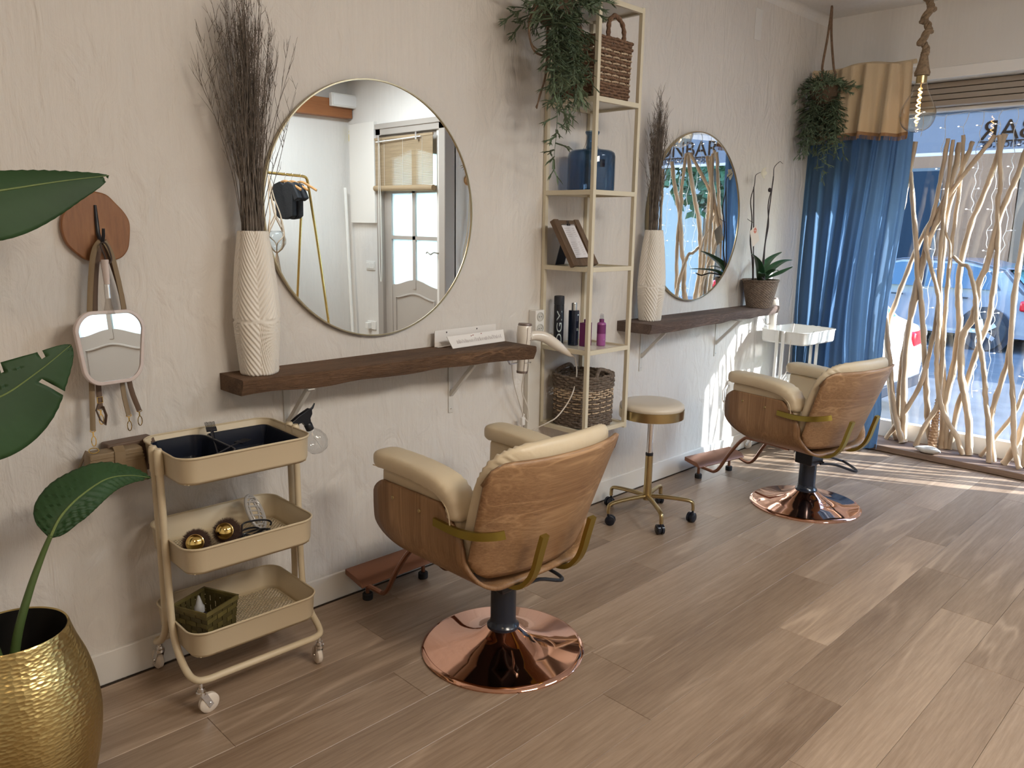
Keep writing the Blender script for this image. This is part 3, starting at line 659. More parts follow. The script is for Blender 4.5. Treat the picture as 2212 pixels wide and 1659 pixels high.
def slab_shelf(label, x0, x1, ztop, th, front, m, brk, seed):
    t = thing('wall_shelf', label, 'shelf', (0, 0, 0)); r = random.Random(seed)
    b = MB(); n = 60; ring = 9; rows = []
    for i in range(n+1):
        u = i/n; x = x0+(x1-x0)*u; y = None
        for (xa, ya), (xb, yb) in zip(front, front[1:]):
            if xa <= x <= xb+1e-6 or (xa, ya) == front[-2]: y = ya+(yb-ya)*(x-xa)/(xb-xa); 
            if xa <= x <= xb: break
        y = y+.010*noise.noise(Vector((x*4.5, seed, 0)))+.004*noise.noise(Vector((x*19, seed, 3)))
        d = th*(1+.16*noise.noise(Vector((x*5, seed, 7)))); s = .020*noise.noise(Vector((x*3.1, seed, 11)))
        rows.append([(x, 0, ztop), (x, y*.5, ztop), (x, y+.008, ztop), (x, y+.001, ztop-.003), (x+.0, y+s*.4+.004*noise.noise(Vector((x*30, 1, seed))), ztop-d*.35), (x, y+s+.006+.004*noise.noise(Vector((x*26, 5, seed))), ztop-d*.7), (x, y+s+.014, ztop-d*.97), (x, y*.5, ztop-d), (x, 0, ztop-d)])
    vs = [p for q in rows for p in q]; fs = []
    for i in range(n):
        for k in range(ring):
            k2 = (k+1) % ring; fs.append((i*ring+k, (i+1)*ring+k, (i+1)*ring+k2, i*ring+k2))
    fs += [tuple(range(ring)), tuple(n*ring+k for k in range(ring))[::-1]]
    b.add(vs, fs).obj('board', m, t, smooth=35)
    for bx, w_ in brk:
        zb = ztop-th-.002; k = MB()
        k.box(bx-.014, bx+.014, -.005, -.0005, zb-.255, zb); k.box(bx-.014, bx+.014, -.19, 0, zb-.005, zb)
        k.m = Matrix.Identity(4)
        a, c_ = Vector((bx, -.004, zb-.17)), Vector((bx, -.165, zb-.006)); d = (c_-a).normalized(); q = Vector((1,0,0)).cross(d)*.009
        k.add([a+q+Vector((-.009,0,0)), a-q+Vector((-.009,0,0)), a-q+Vector((.009,0,0)), a+q+Vector((.009,0,0)), c_+q+Vector((-.009,0,0)), c_-q+Vector((-.009,0,0)), c_-q+Vector((.009,0,0)), c_+q+Vector((.009,0,0))], [(0,1,2,3),(7,6,5,4),(0,4,5,1),(1,5,6,2),(2,6,7,3),(3,7,4,0)])
        k.obj('bracket', mat('bracket off white', (.62,.60,.56), .4), t, bevel=.0015)
        s_ = MB()
        for zz in (zb-.235, zb-.15): s_.ball((bx, -.006, zz), .004, 8, 6, (1, .5, 1))
        s_.obj('screw', CHROME, t)
    return t
slab_shelf('long rough brown wooden shelf under the large mirror, holding the vase and card strip', 1.20, 2.54, 1.02, .060, [(1.19,-.175),(1.45,-.195),(1.76,-.215),(2.06,-.205),(2.3,-.245),(2.56,-.29)], SHELFW, [(1.455,0),(2.277,0)], 2)
slab_shelf('grey brown wooden shelf under the window-side mirror, holding the orchid', 3.50, 5.10, 1.035, .058, [(3.49,-.235),(3.95,-.225),(4.55,-.175),(5.12,-.165)], SHELFW2, [(3.738,0),(4.566,0)], 5)

def vase(x, y, z, label, glabel, seed, lean, n, h):
    pr = []; hh = .50
    key = [(.0001,.0),(.059,.0),(.063,.006),(.069,.08),(.0755,.150),(.0775,.188),(.0762,.192),(.0775,.197),(.0765,.23),(.071,.31),(.062,.40),(.052,.47),(.0485,.50)]
    for (a, b), (c_, d) in zip(key[1:], key[2:]):
        m = max(1, int((d-b)/.0028)); pr += [(a+(c_-a)*k/m, b+(d-b)*k/m) for k in range(m)]
    pr.append(key[-1]); pr = [key[0]]+pr+[(.044,.50),(.046,.46),(.05,.40),(.0001,.38)]
    def disp(a, zz, r):
        if r < .04 or zz > .499 or .186 < zz < .20: return 0
        fa = (a+.35)/(2*PI)*6; f = int(math.floor(fa)); s = (fa-f)*2-1
        fac = -.0055*(abs(math.cos((fa-f-.5)*PI))*-1+.64)
        if zz > .2:
            ph = (zz/.024+(1 if f % 2 else -1)*s*3.2*(.55+zz))
        else:
            ph = ((s+1.1)*(3.2+5*(zz/.2))+zz/.05) if f % 2 == 0 else (zz/.024+s*2.2)
        return fac+.0021*math.sin(2*PI*ph)
    t = thing('vase', label, 'vase', (x, y, z), .5)
    MB().lathe(pr, 168, disp=disp).obj('body', CERAMIC, t, smooth=70)
    # dry twigs
    r = random.Random(seed); b = MB()
    for i in range(n):
        a = r.uniform(0, 2*PI); q = r.uniform(0, .036); p0 = Vector((q*math.cos(a), q*math.sin(a), r.uniform(.40, .45)))
        a2 = r.uniform(0, 2*PI); rad = abs(r.gauss(0, lean)); rad = min(rad, lean*1.9)
        L_ = h*r.uniform(.74, 1.0)*(1-.25*rad/(lean*1.9)); tgt = Vector((rad*math.cos(a2), min(rad*math.sin(a2), .075), .40+L_))
        P = []; wb = r.uniform(0, 9)
        for k in range(9):
            u = k/8; p = p0.lerp(tgt, u); bow = math.sin(u*PI)*.012
            p.x = p0.x+(tgt.x-p0.x)*(u**1.35); p.y = p0.y+(tgt.y-p0.y)*(u**1.35)
            p += Vector((math.sin(wb+u*7)*.0045+r.uniform(-.002,.002), math.cos(wb*2+u*6)*.0045, 0)); P.append(p)
        b.tube(P, [.0017*(1-.75*k/8) for k in range(9)], 4, cap=False)
        for m in range(r.randint(5, 10)):
            u = r.uniform(.38, .97); k = int(u*8); p = P[k].lerp(P[min(8, k+1)], u*8-k); l = r.uniform(.04, .12)*(1.2-u*.5)
            d = Vector((r.gauss(0,.32), r.gauss(0,.25), 1)).normalized(); m1 = p+d*l*.5+Vector((r.uniform(-.006,.006), r.uniform(-.004,.004), 0)); e = m1+(d+Vector((r.uniform(-.35,.35), r.uniform(-.2,.2), .2))).normalized()*l*.5
            b.tube([p, m1, e], [.0010, .0007, .0003], 3, cap=False)
            if r.random() < .5:
                e2 = m1+(d+Vector((r.uniform(-.7,.7), r.uniform(-.3,.3), 0))).normalized()*l*.35; b.tube([m1, e2], [.0007, .0003], 3, cap=False)
    tw_ = b.obj('twig_bunch', TWIG, loc=(x, y, z), smooth=0, solid=-1)
    return tag(tw_, glabel, 'dried twigs', kind='stuff')
vase(1.305, -.095, 1.021, 'tall white ribbed ceramic vase at the near end of the long brown shelf', 'bundle of tall dry twigs standing in the vase beside the large mirror', 21, .090, 155, 1.0)
vase(3.66, -.105, 1.036, 'tall white ribbed ceramic vase beside the metal rack on the grey brown shelf', 'bundle of dark dry twigs standing in the vase behind the metal rack', 33, .055, 130, .86)

# gold hair tie and earring tray
tag(MB().tube([(.016*math.cos(a), .016*math.sin(a)*.8, .002) for a in [2*PI*k/24 for k in range(24)]], .0014, 6, closed=True).obj('ring', GOLDPOL, loc=(1.385, -.06, 1.0205)), 'thin gold ring lying on the shelf beside the ribbed vase', 'ring')

# printed card strip leaning on its white holder
cd = thing('card_strip', 'long white folded card printed with small marks, standing on the long brown shelf', 'card', (2.36, -.055, 1.022), math.radians(3))
CARD = mat('white card', (.80,.77,.74), .5)
MB().add([(-.17,-.052,.003),(.165,-.052,.003),(.175,-.030,.052),(-.185,-.030,.052),(-.17,-.049,.001),(.165,-.049,.001),(.175,-.027,.052),(-.185,-.027,.052)], [(0,1,2,3),(7,6,5,4),(0,4,5,1),(1,5,6,2),(2,6,7,3),(3,7,4,0)]).obj('front_panel', CARD, cd, smooth=0)
MB().add([(-.17,-.052,.0),(.165,-.052,.0),(.17,-.038,.012),(-.16,-.038,.012),(-.17,-.052,.003),(.165,-.052,.003),(.17,-.038,.014),(-.16,-.038,.014)], [(0,1,2,3),(7,6,5,4),(0,4,5,1),(1,5,6,2),(2,6,7,3),(3,7,4,0)]).obj('fold', CARD, cd, smooth=0)
MB().box(-.20, .19, .030, .034, 0, .072).box(-.20, .19, .010, .034, 0, .003).obj('back_panel', CARD, cd, bevel=.001)
mk = MB(); r_ = random.Random(5)
for k in range(46):
    xx = -.135+k*.0062; hh = r_.uniform(.008, .017); zz = .018; f = lambda z: -.052+(z-.003)/.049*.022-.0006
    mk.add([(xx, f(zz), zz),(xx+r_.choice([.0012,.0018,.003]), f(zz), zz),(xx+.002, f(zz+hh), zz+hh),(xx, f(zz+hh), zz+hh)], [(0,1,2,3)])
mk.obj('printed_marks', mat('print grey', (.30,.24,.24), .7), cd, smooth=0, solid=-1)
for xx in (-.13, .06): MB().ball((xx, .029, .060), .004, 8, 6, (1,.4,1)).obj('pin', mat('dark pin', (.08,.06,.06), .5), cd)
for xx, zz in ((-.04,.043),(-.028,.045),(.025,.047)): MB().ball((xx, -.052+(zz-.003)/.049*.022-.001, zz), .003, 8, 6, (1.5,.4,.7)).obj('printed_dot', mat('print red brown', (.35,.12,.12), .7), cd)

# sockets, trunking, cupboard plate
def socket(x, z, label, n=2, w_=.062, d=.05):
    t = thing('wall_socket', label, 'socket', (x, 0, z))
    MB().box(-w_/2, w_/2, -d, 0, -.031*n, .031*n).obj('box', PLASTW, t, bevel=.004)
    for k in range(n):
        zc = (k-(n-1)/2)*.058
        r_ = MB(); r_.m = Matrix.Translation((0, -d, zc)) @ Matrix.Rotation(PI/2, 4, 'X')
        r_.lathe([(.0, .0012), (.019, .0012), (.019, .004), (.023, .004), (.023, 0), (0, 0)], 28).obj('socket_face', mat('socket grey', (.55,.54,.50), .4), t)
        for s in (-1, 1): MB().ball((s*.008, -d-.0015, zc), .0024, 8, 6).obj('pin_hole', BLACK, t)
    return t
socket(2.815, 1.082, 'white double wall socket beside the metal rack above the hair dryer')
tag(MB().box(2.758, 2.845, -.032, -.001, .116, 1.016).obj('cable_trunking', mat('trunking off white', (.66,.63,.57), .5), bevel=.004), 'flat off white cable trunking running up the wall behind the hair dryer', 'trunking')
socket(2.95, .985, 'white wall socket just under the fourth rack shelf, half hidden by the dryer', 1)
bx = thing('junction_box', 'pale blue white junction box low on the wall behind the window-side chair', 'box', (4.84, 0, .445))
MB().box(-.085, .085, -.055, 0, -.085, .085).obj('box', PLASTW, bx, bevel=.006)
MB().tube([(.0, -.06, .05), (.03, -.09, .03), (.05, -.09, -.02), (.02, -.065, -.06)], .005, 8).obj('cable', BLACK, bx)
MB().tube([(-.084,-.012,-.05),(-.115,-.012,-.05),(-.125,-.012,-.02),(-.125,-.012,.03),(-.10,-.012,.055),(-.084,-.012,.055)], .006, 8).obj('conduit', mat('conduit grey', (.5,.5,.5), .5), bx)
pl_ = MB().box(4.775, 4.862, -.004, 0, 2.72, 2.905)
tag(pl_.obj('wall_plate', WALL2, bevel=.002), 'blank painted cover plate high on the wall near the corner', 'wall plate')

# ------------------------------------------------------------------ hair dryers
def dryer(label, loc, rz):
    t = thing('hair_dryer', label, 'hair dryer', loc, rz)
    PINKW = mat('pearl white plastic', (.74,.68,.60), .22, coat=.4)
    b = MB(); b.m = Matrix.Rotation(math.radians(4), 4, 'Y')
    b.lathe([(.0,-.135),(.024,-.135),(.026,-.10),(.027,-.03),(.033,0),(.037,.04),(.035,.080),(.0315,.088)], 32).obj('barrel', PINKW, t)
    c_ = MB(); c_.m = b.m; c_.lathe([(.0315,.086),(.034,.090),(.030,.098),(.0,.096)], 32, disp=lambda a, z, r: .0).obj('rear_grille', mat('taupe metal', (.25,.20,.18), .35, .6), t)
    c_ = MB(); c_.m = b.m; c_.lathe([(.0,-.139),(.0255,-.139),(.0265,-.128),(.0262,-.128)], 32).obj('nozzle_ring', mat('taupe metal', (.25,.20,.18)), t)
    for sx in (-.012, .014):
        MB().tube([(sx-.01,-.026,-.135),(sx-.004,-.0275,-.03),(sx,-.034,.03),(sx+.003,-.0335,.08)], .0012, 5).obj('trim_line', mat('taupe metal', (.25,.20,.18)), t)
    h = MB(); P = smoothpath([(.02,0,.03),(.07,-.01,.035),(.12,-.03,.022),(.18,-.055,-.02),(.235,-.075,-.062),(.262,-.085,-.075)], 5)
    n = len(P); R = [.019+.007*math.sin(PI*min(1, (k/(n-1))*1.25))-.0135*max(0, (k/(n-1)-.6)/.4) for k in range(n)]
    h.tube(P, R, 16).obj('handle', PINKW, t, smooth=60)
    tx = text_part('side_mark', '·····', .03, mat('print grey', (.3,.24,.24)), t, Matrix.Translation((-.004,-.036,.055)) @ Matrix.Rotation(PI/2, 4, 'Y') @ Matrix.Rotation(PI/2, 4, 'X') @ Matrix.Rotation(0, 4, 'Z'))
    return t
dryer('pearl white hair dryer hanging nozzle down at the end of the long brown shelf', (2.625, -.125, 1.003), 0)
dryer('white hair dryer hanging at the window end of the grey brown shelf', (5.135, -.10, .985), .75)
def holder(x, y, z, label):
    t = thing('dryer_holder', label, 'holder', (x, y, z))
    k = MB(); k.tube([(.031*math.cos(a), .031*math.sin(a), 0) for a in [2*PI*i/28 for i in range(28)]], .0025, 6, closed=True)
    k.tube([(-.034, 0, 0), (-.095, .0, 0), (-.12, 0, .045)], .0028, 6); k.tube([(-.03,.012,.0),(-.09,.012,.0),(-.12,.012,.045)], .0028, 6)
    k.obj('ring', CHROME, t); return t
holder(2.632, -.125, .915, 'wire ring screwed under the long brown shelf, gripping the pearl dryer')
holder(5.142, -.10, .90, 'wire ring under the grey brown shelf, gripping the window-side dryer')
CAB = mat('white cable', (.70,.66,.60), .45)
tag(MB().tube(smoothpath([(2.887,-.21,.928),(2.90,-.215,.905),(2.905,-.22,.83),(2.87,-.22,.73),(2.80,-.20,.64),(2.76,-.16,.60),(2.72,-.10,.56),(2.70,-.04,.52)], 6), .0032, 8).obj('white_cable', CAB), 'white cord looping down from the pearl hair dryer handle', 'cord')
tag(MB().tube(smoothpath([(2.585,-.10,.95),(2.575,-.10,.90),(2.60,-.09,.81),(2.66,-.07,.70),(2.715,-.05,.62),(2.745,-.05,.59),(2.735,-.055,.66),(2.675,-.07,.76),(2.655,-.10,.85),(2.65,-.11,.93)], 6), .0032, 8).obj('white_cable', CAB), 'thin white cable hanging in a loop below the dryer holder', 'cord')
pg = thing('mains_plug', 'small white mains plug dangling at the end of the looped cable', 'plug', (2.70, -.055, .60))
MB().box(-.011,.011,-.009,.009,-.02,.02).obj('body', PLASTW, pg, bevel=.004)
for s in (-.006,.006): MB().tube([(s,0,-.02),(s,0,-.036)], .0018, 6).obj('prong', CHROME, pg)
MB().tube([(0,0,.018),(.01,0,.035)], .003, 6).obj('cable_grip', PLASTW, pg)
tag(MB().tube(smoothpath([(5.05,-.30,.93),(5.02,-.30,.80),(5.03,-.29,.62),(4.99,-.27,.54),(5.06,-.26,.50),(5.04,-.28,.56),(4.98,-.29,.52),(5.03,-.30,.50),(5.09,-.27,.53)], 6), .0035, 8).obj('white_cable', CAB), 'white cord hanging from the window-side dryer into the white trolley', 'cord')

# ------------------------------------------------------------------ hook, hand mirror, bags
hk = thing('wall_hook', 'rounded brown wooden plaque with a black iron hook on the wall', 'hook', (.828, 0, 1.53))
out = [(-.004,.106),(.035,.098),(.062,.072),(.088,.04),(.099,.008),(.094,-.045),(.085,-.075),(.062,-.098),(.02,-.106),(-.03,-.104),(-.062,-.082),(-.088,-.052),(-.099,-.01),(-.094,.03),(-.068,.068),(-.035,.098)]
P = [(p.x, p.y) for p in smoothpath([(a, b, 0) for a, b in out], 4, closed=True)]
MB().prism(P, -.024, -.001, 'XZ').obj('plaque', wood('orange brown slab', (0.17,0.065,0.022), (0.33,0.145,0.055), 'Z', 1.2, .45, stretch=4), hk, bevel=.004)
MB().tube([(0,-.026,.065),(0,-.027,.02),(0,-.03,-.02),(0,-.045,-.045),(0,-.065,-.045),(0,-.078,-.025),(0,-.082,-.005)], [.004,.006,.0065,.0065,.006,.005,.0045], 10).obj('iron_hook', BLACK, hk)

hm = thing('hand_mirror', 'pale pink framed square hand mirror hanging from the wooden hook', 'mirror', (.822, -.088, 1.432), 0, rot=(math.radians(-2.8), math.radians(2), math.radians(15.7)))
PNK = mat('pale pink plastic', (.62,.53,.50), .25, coat=.3)
def sq(wt, wb, h, zc, r, n=8):
    out = []
    for cx, cz, a0 in ((wt-r, zc+h-r, 0), (-wt+r, zc+h-r, PI/2), (-wb+r, zc-h+r, PI), (wb-r, zc-h+r, 1.5*PI)):
        for k in range(n+1):
            a = a0+PI/2*k/n; px_, pz_ = cx+r*math.cos(a), cz+r*math.sin(a)
            out.append((px_*(1+.05*(1-((pz_-zc)/h)**2)), pz_+.008*(1-(px_/wt)**2)*(1 if pz_ > zc else -1)))
    return out
o1 = sq(.112, .098, .108, -.268, .052); o2 = sq(.101, .087, .097, -.268, .044)
vs = []; 
for o_, y in ((o1,-.006),(o1,.008),(o2,.008),(o2,-.006)): vs += [(a, y, c) for a, c in o_]
n = len(o1); fs = [(i*n+k, i*n+(k+1) % n, ((i+1) % 4)*n+(k+1) % n, ((i+1) % 4)*n+k) for i in range(4) for k in range(n)]
MB().add(vs, fs).obj('frame', PNK, hm, bevel=.002, smooth=45)
MB().prism(o2, -.002, .004, 'XZ').obj('mirror_glass', MIRROR, hm, smooth=0)
MB().prism(o2, .0045, .0055, 'XZ').obj('backing', PNK, hm, smooth=0)
MB().tube([(0,0,0),(0,0,-.02),(.001,0,-.075)], [.0135,.0135,.0098], 16, flat=(1,.75)).obj('handle', PNK, hm)
MB().tube([(.001,0,-.075),(.001,0,-.118)], .0092, 16).obj('ferrule', CHROME, hm)
MB().tube([(.001,0,-.116),(.0,0,-.135),(0,0,-.165)], [.010,.013,.022], 14, flat=(1.2,.5)).obj('neck', thin_glass('clear plastic', (.9,.88,.86), 1.5), hm)
MB().tube(smoothpath([(.006,-.012,-.012),(.012,-.016,0),(.012,-.008,.03),(.006,0,.05),(-.004,.01,.045),(.0,-.002,.01),(.006,.006,-.012)], 5), .0025, 6).obj('hanging_loop', mat('dark cord', (.06,.045,.04), .8), hm)
mark = None

BAGM = mat('olive leather', (.23,.165,.095), .5, bump=.1, bscale=200, bdist=.002)
BAGD = mat('brown leather', (.13,.082,.055), .5, bump=.1, bscale=200, bdist=.002)
def bag(name_label, loc, m, sc, flap=True, ring=True, rz=0):
    t = thing('handbag', name_label, 'bag', loc, rz)
    o_ = [(-.078*sc,.0),(.078*sc,.0),(.090*sc,-.112*sc),(-.090*sc,-.112*sc)]
    b = MB(); rows = []
    for y, k in ((-.030,.96),(-.026,1),(.0,1.02),(.026,1),(.03,.96)):
        rows.append([(a*k, y*(1 if c == 0 else 1.2), c*(1 if k == 1 else .985)) for a, c in o_])
    vs = [p for r in rows for p in r]; fs = [(i*4+k, i*4+(k+1) % 4, (i+1)*4+(k+1) % 4, (i+1)*4+k) for i in range(4) for k in range(4)]+[(0,1,2,3),(16,17,18,19)]
    b.add(vs, fs).obj('body', m, t, bevel=.004, bseg=2)
    for k in range(3):
        MB().box(-.079*sc-.002*k, .079*sc+.002*k, -.0325, -.029, -.018-.011*k, -.012-.011*k).obj('card_pocket', m, t, bevel=.0015)
    if flap:
        MB().tube([(.01,.012,.004),(.01,-.012,.010),(.008,-.036,-.004),(.004,-.040,-.05),(.002,-.040,-.088)], [.016,.017,.017,.017,.015], 8, flat=(1,.12)).obj('strap_flap', m, t)
        MB().ball((.002,-.044,-.078), .006, 12, 8, (1,.6,1)).obj('stud', GOLDPOL, t)
    return t
def strapset(prefix, pts, m, label, hook=True):
    pts = smoothpath(pts, 5)
    o_ = MB().tube(pts, .0075, 8, flat=(.35, 1)).obj('bag_strap', m)
    return tag(o_, label, 'strap')
bag('olive leather handbag with gold stud flap hanging under the hand mirror', (.800, -.085, .835), BAGM, 1.0)
bag('dark brown leather handbag hanging behind the olive one beside the trolley', (.862, -.034, .845), BAGD, .95, flap=False, rz=.06)
tk = thing('tassel_strap', 'olive leather tail hanging behind the handbag near the pot plant', 'strap', (.705, -.035, .80))
MB().tube(smoothpath([(.03,0,.03),(.0,0,-.03),(-.02,0,-.09),(-.018,0,-.13)], 4), [.010]*13, 8, flat=(1,.25)).obj('strap', BAGM, tk)
HX, HZ = .828, 1.487
straps = [((HX-.006,-.062,HZ),(HX-.03,-.058,HZ-.05),(HX-.055,-.058,1.25),(.757,-.075,1.05),(.745,-.085,.905)),
          ((HX-.002,-.058,HZ+.004),(HX-.020,-.050,HZ-.08),(HX-.035,-.045,1.25),(.782,-.055,1.05),(.780,-.06,.965)),
          ((HX+.006,-.062,HZ),(HX+.030,-.055,HZ-.06),(HX+.05,-.050,1.25),(.850,-.065,1.05),(.856,-.08,.935)),
          ((HX+.008,-.052,HZ+.002),(HX+.028,-.040,HZ-.06),(HX+.055,-.035,1.28),(.880,-.035,1.05),(.905,-.034,.935))]
lab = ['olive strap running from the hook to the gold ring of the handbag', 'knotted strap with buckle behind the hand mirror', 'brown strap with clip on the window side of the hand mirror', 'dark strap outermost behind the hand mirror on its window side']
for s_, m_, l_ in zip(straps, (BAGM, BAGD, BAGM, BAGD), lab):
    t = thing('bag_strap', l_, 'strap', s_[0]); o = Vector(s_[0])
    MB().tube([Vector(p)-o for p in smoothpath(s_, 5)], .0085, 8, flat=(.4, 1)).obj('strap', m_, t)
    e = Vector(s_[-1])-o
    k = MB(); k.tube([e+Vector((.008*math.cos(a), 0, .004*math.sin(a))) for a in [2*PI*i/16 for i in range(16)]], .0013, 6, closed=True)
    k.tube([e+Vector((0,0,-.004)), e+Vector((0,0,-.018))], .0022, 6)
    k.tube([e+Vector((.0065*math.cos(a), 0, -.034+.016*math.sin(a))) for a in [2*PI*i/18 for i in range(18)]], .0015, 6, closed=True)
    k.obj('clip', GOLDPOL, t)
    if l_.startswith('knotted'):
        MB().tube([e+Vector(p) for p in [(-.008,-.01,.02),(-.016,-.012,.0),(-.008,-.014,-.03),(.006,-.012,-.05),(.012,-.01,-.02),(.004,-.012,.01)]], .007, 8, flat=(1,.35)).obj('knot', m_, t)
        MB().tube([e+Vector((.011*math.cos(a), -.004, .03+.013*math.sin(a))) for a in [2*PI*i/4+PI/4 for i in range(4)]], .0014, 6, closed=True).obj('buckle', GOLDPOL, t)
rg = thing('key_ring', 'gold ring at the top corner of the olive handbag', 'ring', (.738, -.10, .845))
MB().tube([(.014*math.cos(a), .010*math.sin(a), .006*math.sin(a)) for a in [2*PI*k/24 for k in range(24)]], .0016, 6, closed=True).obj('ring', GOLDPOL, rg)

# ================================================================== METAL RACK
RX0, RX1, RY0, RY1 = 2.865, 3.20, -.318, -.002
rk = thing('metal_rack', 'tall narrow cream metal shelf rack fixed to the wall between the mirrors', 'shelf unit', (0,0,0))
LV = [.565, .965, 1.362, 1.718, 2.128, 2.548]
for x in (RX0, RX1-.02):
    for y in (RY0, RY1-.02):
        MB().box(x, x+.02, y, y+.02, .535, 2.552).obj('post', RACKM, rk, bevel=.0012)
for z in LV:
    b = MB(); b.box(RX0+.02, RX1-.02, RY0, RY0+.018, z-.022, z); b.box(RX0+.02, RX1-.02, RY1-.018, RY1, z-.022, z)
    b.box(RX0, RX0+.018, RY0+.02, RY1-.02, z-.022, z); b.box(RX1-.018, RX1, RY0+.02, RY1-.02, z-.022, z); b.obj('rail', RACKM, rk, bevel=.001)
    MB().box(RX0+.018, RX1-.018, RY0+.018, RY1-.018, z-.012, z-.008).obj('shelf_plate', mat('glossy cream plate', (.66,.62,.52), .18), rk, smooth=0)
SZ = [z-.0075 for z in LV]
# woven baskets
SEA = mat('brown seagrass', (.20,.115,.07), .85, var=.45, vscale=90, bump=.6, bscale=160)
RAF = mat('pale raffia', (.55,.42,.29), .85, var=.35, vscale=90, bump=.6, bscale=160)
SEAG = mat('grey brown seagrass', (.17,.13,.10), .85, var=.45, vscale=90, bump=.6, bscale=160)
def basket(name, label, loc, rz, w_, d, h, rows, light_rows, dark, corner=.05, taper=0.0, openw=0.5):
    t = thing(name, label, 'basket', loc, rz); dk = MB(); lt = MB(); st = MB()
    pitch = h/rows; N_ = 96
    base = rrect(w_, d, corner, 8); per = []; 
    L_ = [0]
    for i in range(len(base)): L_.append(L_[-1]+math.dist(base[i], base[(i+1) % len(base)]))
    def at(s):
        s = s % L_[-1]
        for i in range(len(base)):
            if L_[i] <= s <= L_[i+1]:
                q = (s-L_[i])/(L_[i+1]-L_[i]+1e-9); a, b = base[i], base[(i+1) % len(base)]; return (a[0]+(b[0]-a[0])*q, a[1]+(b[1]-a[1])*q)
        return base[0]
    ns = 34
    for r in range(rows):
        z = pitch*(r+.5); k = 1+taper*(z/h-.5); light_ = r in light_rows; P = []
        amp = .0042
        for i in range(N_):
            x, y = at(L_[-1]*i/N_); d_ = Vector((x, y)).normalized(); ph = (i/N_)*ns*PI+(PI if r % 2 else 0)
            P.append((x*k+d_.x*amp*math.sin(ph), y*k+d_.y*amp*math.sin(ph), z+.0012*math.sin(ph*.37+r)))
        rad = pitch*(.36 if light_ else .56)
        (lt if light_ else dk).tube(P, [rad*(1+.15*math.sin(i*2.7+r)) for i in range(N_)], 6, closed=True)
    for i in range(ns):
        x, y = at(L_[-1]*(i+.5)/ns); st.tube([(x*(1-taper/2), y*(1-taper/2), .002), (x*(1+taper/2), y*(1+taper/2), h-.002)], .0032, 5)
    dk.obj('dark_weave', dark, t); lt.obj('light_weave', RAF, t); st.obj('stakes', dark, t)
    MB().prism([(a*(1-taper/2), b*(1-taper/2)) for a, b in base], 0, .004).obj('bottom', dark, t)
    return t
bk = basket('seagrass_basket', 'square brown seagrass basket with loop handles on the rack, second shelf from the top', (3.035, -.155, SZ[4]+.004), .0, .265, .25, .275, 21, set(range(6, 17, 2)) | {16}, SEA, .03, .06)
for s in (-1, 1):
    MB().tube(smoothpath([(-.055,s*.125,.26),(-.058,s*.126,.30),(-.045,s*.122,.345),(0,s*.118,.372),(.045,s*.122,.345),(.058,s*.126,.30),(.055,s*.125,.26)], 5), [.0105+.0018*math.sin(k*1.9) for k in range(31)], 10).obj('handle', SEA, bk)
bk = basket('seagrass_basket', 'wide grey brown seagrass basket with pale stripes on the lowest rack shelf', (3.033, -.160, SZ[0]+.004), .06, .288, .262, .262, 22, {6,8,10,12,13,14,15}, SEAG, .11, .05)
for s in (-1, 1):
    MB().tube(smoothpath([(-.07,s*.128,.245),(-.055,s*.120,.268),(0,s*.10,.288),(.055,s*.120,.268),(.07,s*.128,.245)], 5), .0105, 10).obj('handle', SEAG, bk)
# demijohn
dj = thing('glass_demijohn', 'blue glass demijohn bottle with short neck on the rack', 'bottle', (3.035, -.16, SZ[3]+.001))
DJG = thin_glass('blue glass', (.50,.61,.73), 1.1)
key = [(.0001,.004),(.10,.0),(.112,.006),(.1145,.02),(.1145,.17),(.110,.187),(.096,.197),(.05,.203),(.031,.210),(.0275,.222),(.0275,.268),(.033,.276),(.035,.282),(.033,.287)]
inn = [(max(.0001, r-.0035), z+(.006 if z < .01 else (-.003 if .16 < z < .215 else 0))) for r, z in key[::-1]]
MB().lathe(key+inn, 56).obj('body', DJG, dj, smooth=50)
MB().tube(smoothpath([(-.028,0,.268),(-.05,-.01,.25),(-.075,-.02,.215),(-.09,-.02,.195)], 4), .0008, 5).obj('string', mat('dark cord', (.06,.045,.04)), dj)
MB().box(-.06,-.025,-.1035,-.1015,.115,.150).obj('paper_tag', mat('dark label', (.03,.035,.045), .5), dj, loc=(.0, .0, 0))
# clipboard photo frame
cf = thing('picture_frame', 'rustic brown wooden frame holding a clipped price list on the rack', 'picture frame', (2.960, -.208, SZ[2]+.006), math.radians(8), rot=(math.radians(-30), 0, math.radians(10)))
FW = wood('weathered oak', (0.075,0.045,0.025), (0.22,0.14,0.085), 'Z', 2.0, .6, stretch=8)
for s in (-1, 1): MB().box(s*.096-.021, s*.096+.021, -.012, .016, .004, .252).obj('frame_side', FW, cf, bevel=.004)
MB().box(-.078, .078, -.006, .012, .004, .040).obj('frame_bottom', FW, cf, bevel=.003); MB().box(-.078, .078, -.006, .012, .218, .250).obj('frame_top', FW, cf, bevel=.003)
MB().box(-.078, .078, .0, .006, .038, .22).obj('backboard', FW, cf, smooth=0)
pp = MB().box(-.062, .060, -.006, -.005, .045, .228).obj('paper', mat('printed paper', (.72,.69,.70), .6), cf, smooth=0)
ln = MB(); r_ = random.Random(9)
for k in range(14):
    if k in (5, 6): continue
    ln.add([(-.048,-.0064,.205-k*.0108),(-.048+r_.uniform(.04,.07),-.0064,.205-k*.0108),(-.01,-.0064,.2035-k*.0108),(-.048,-.0064,.2035-k*.0108)], [(0,1,2,3)])
    ln.add([(.02,-.0064,.205-k*.0108),(.04,-.0064,.205-k*.0108),(.04,-.0064,.2035-k*.0108),(.02,-.0064,.2035-k*.0108)], [(0,1,2,3)])
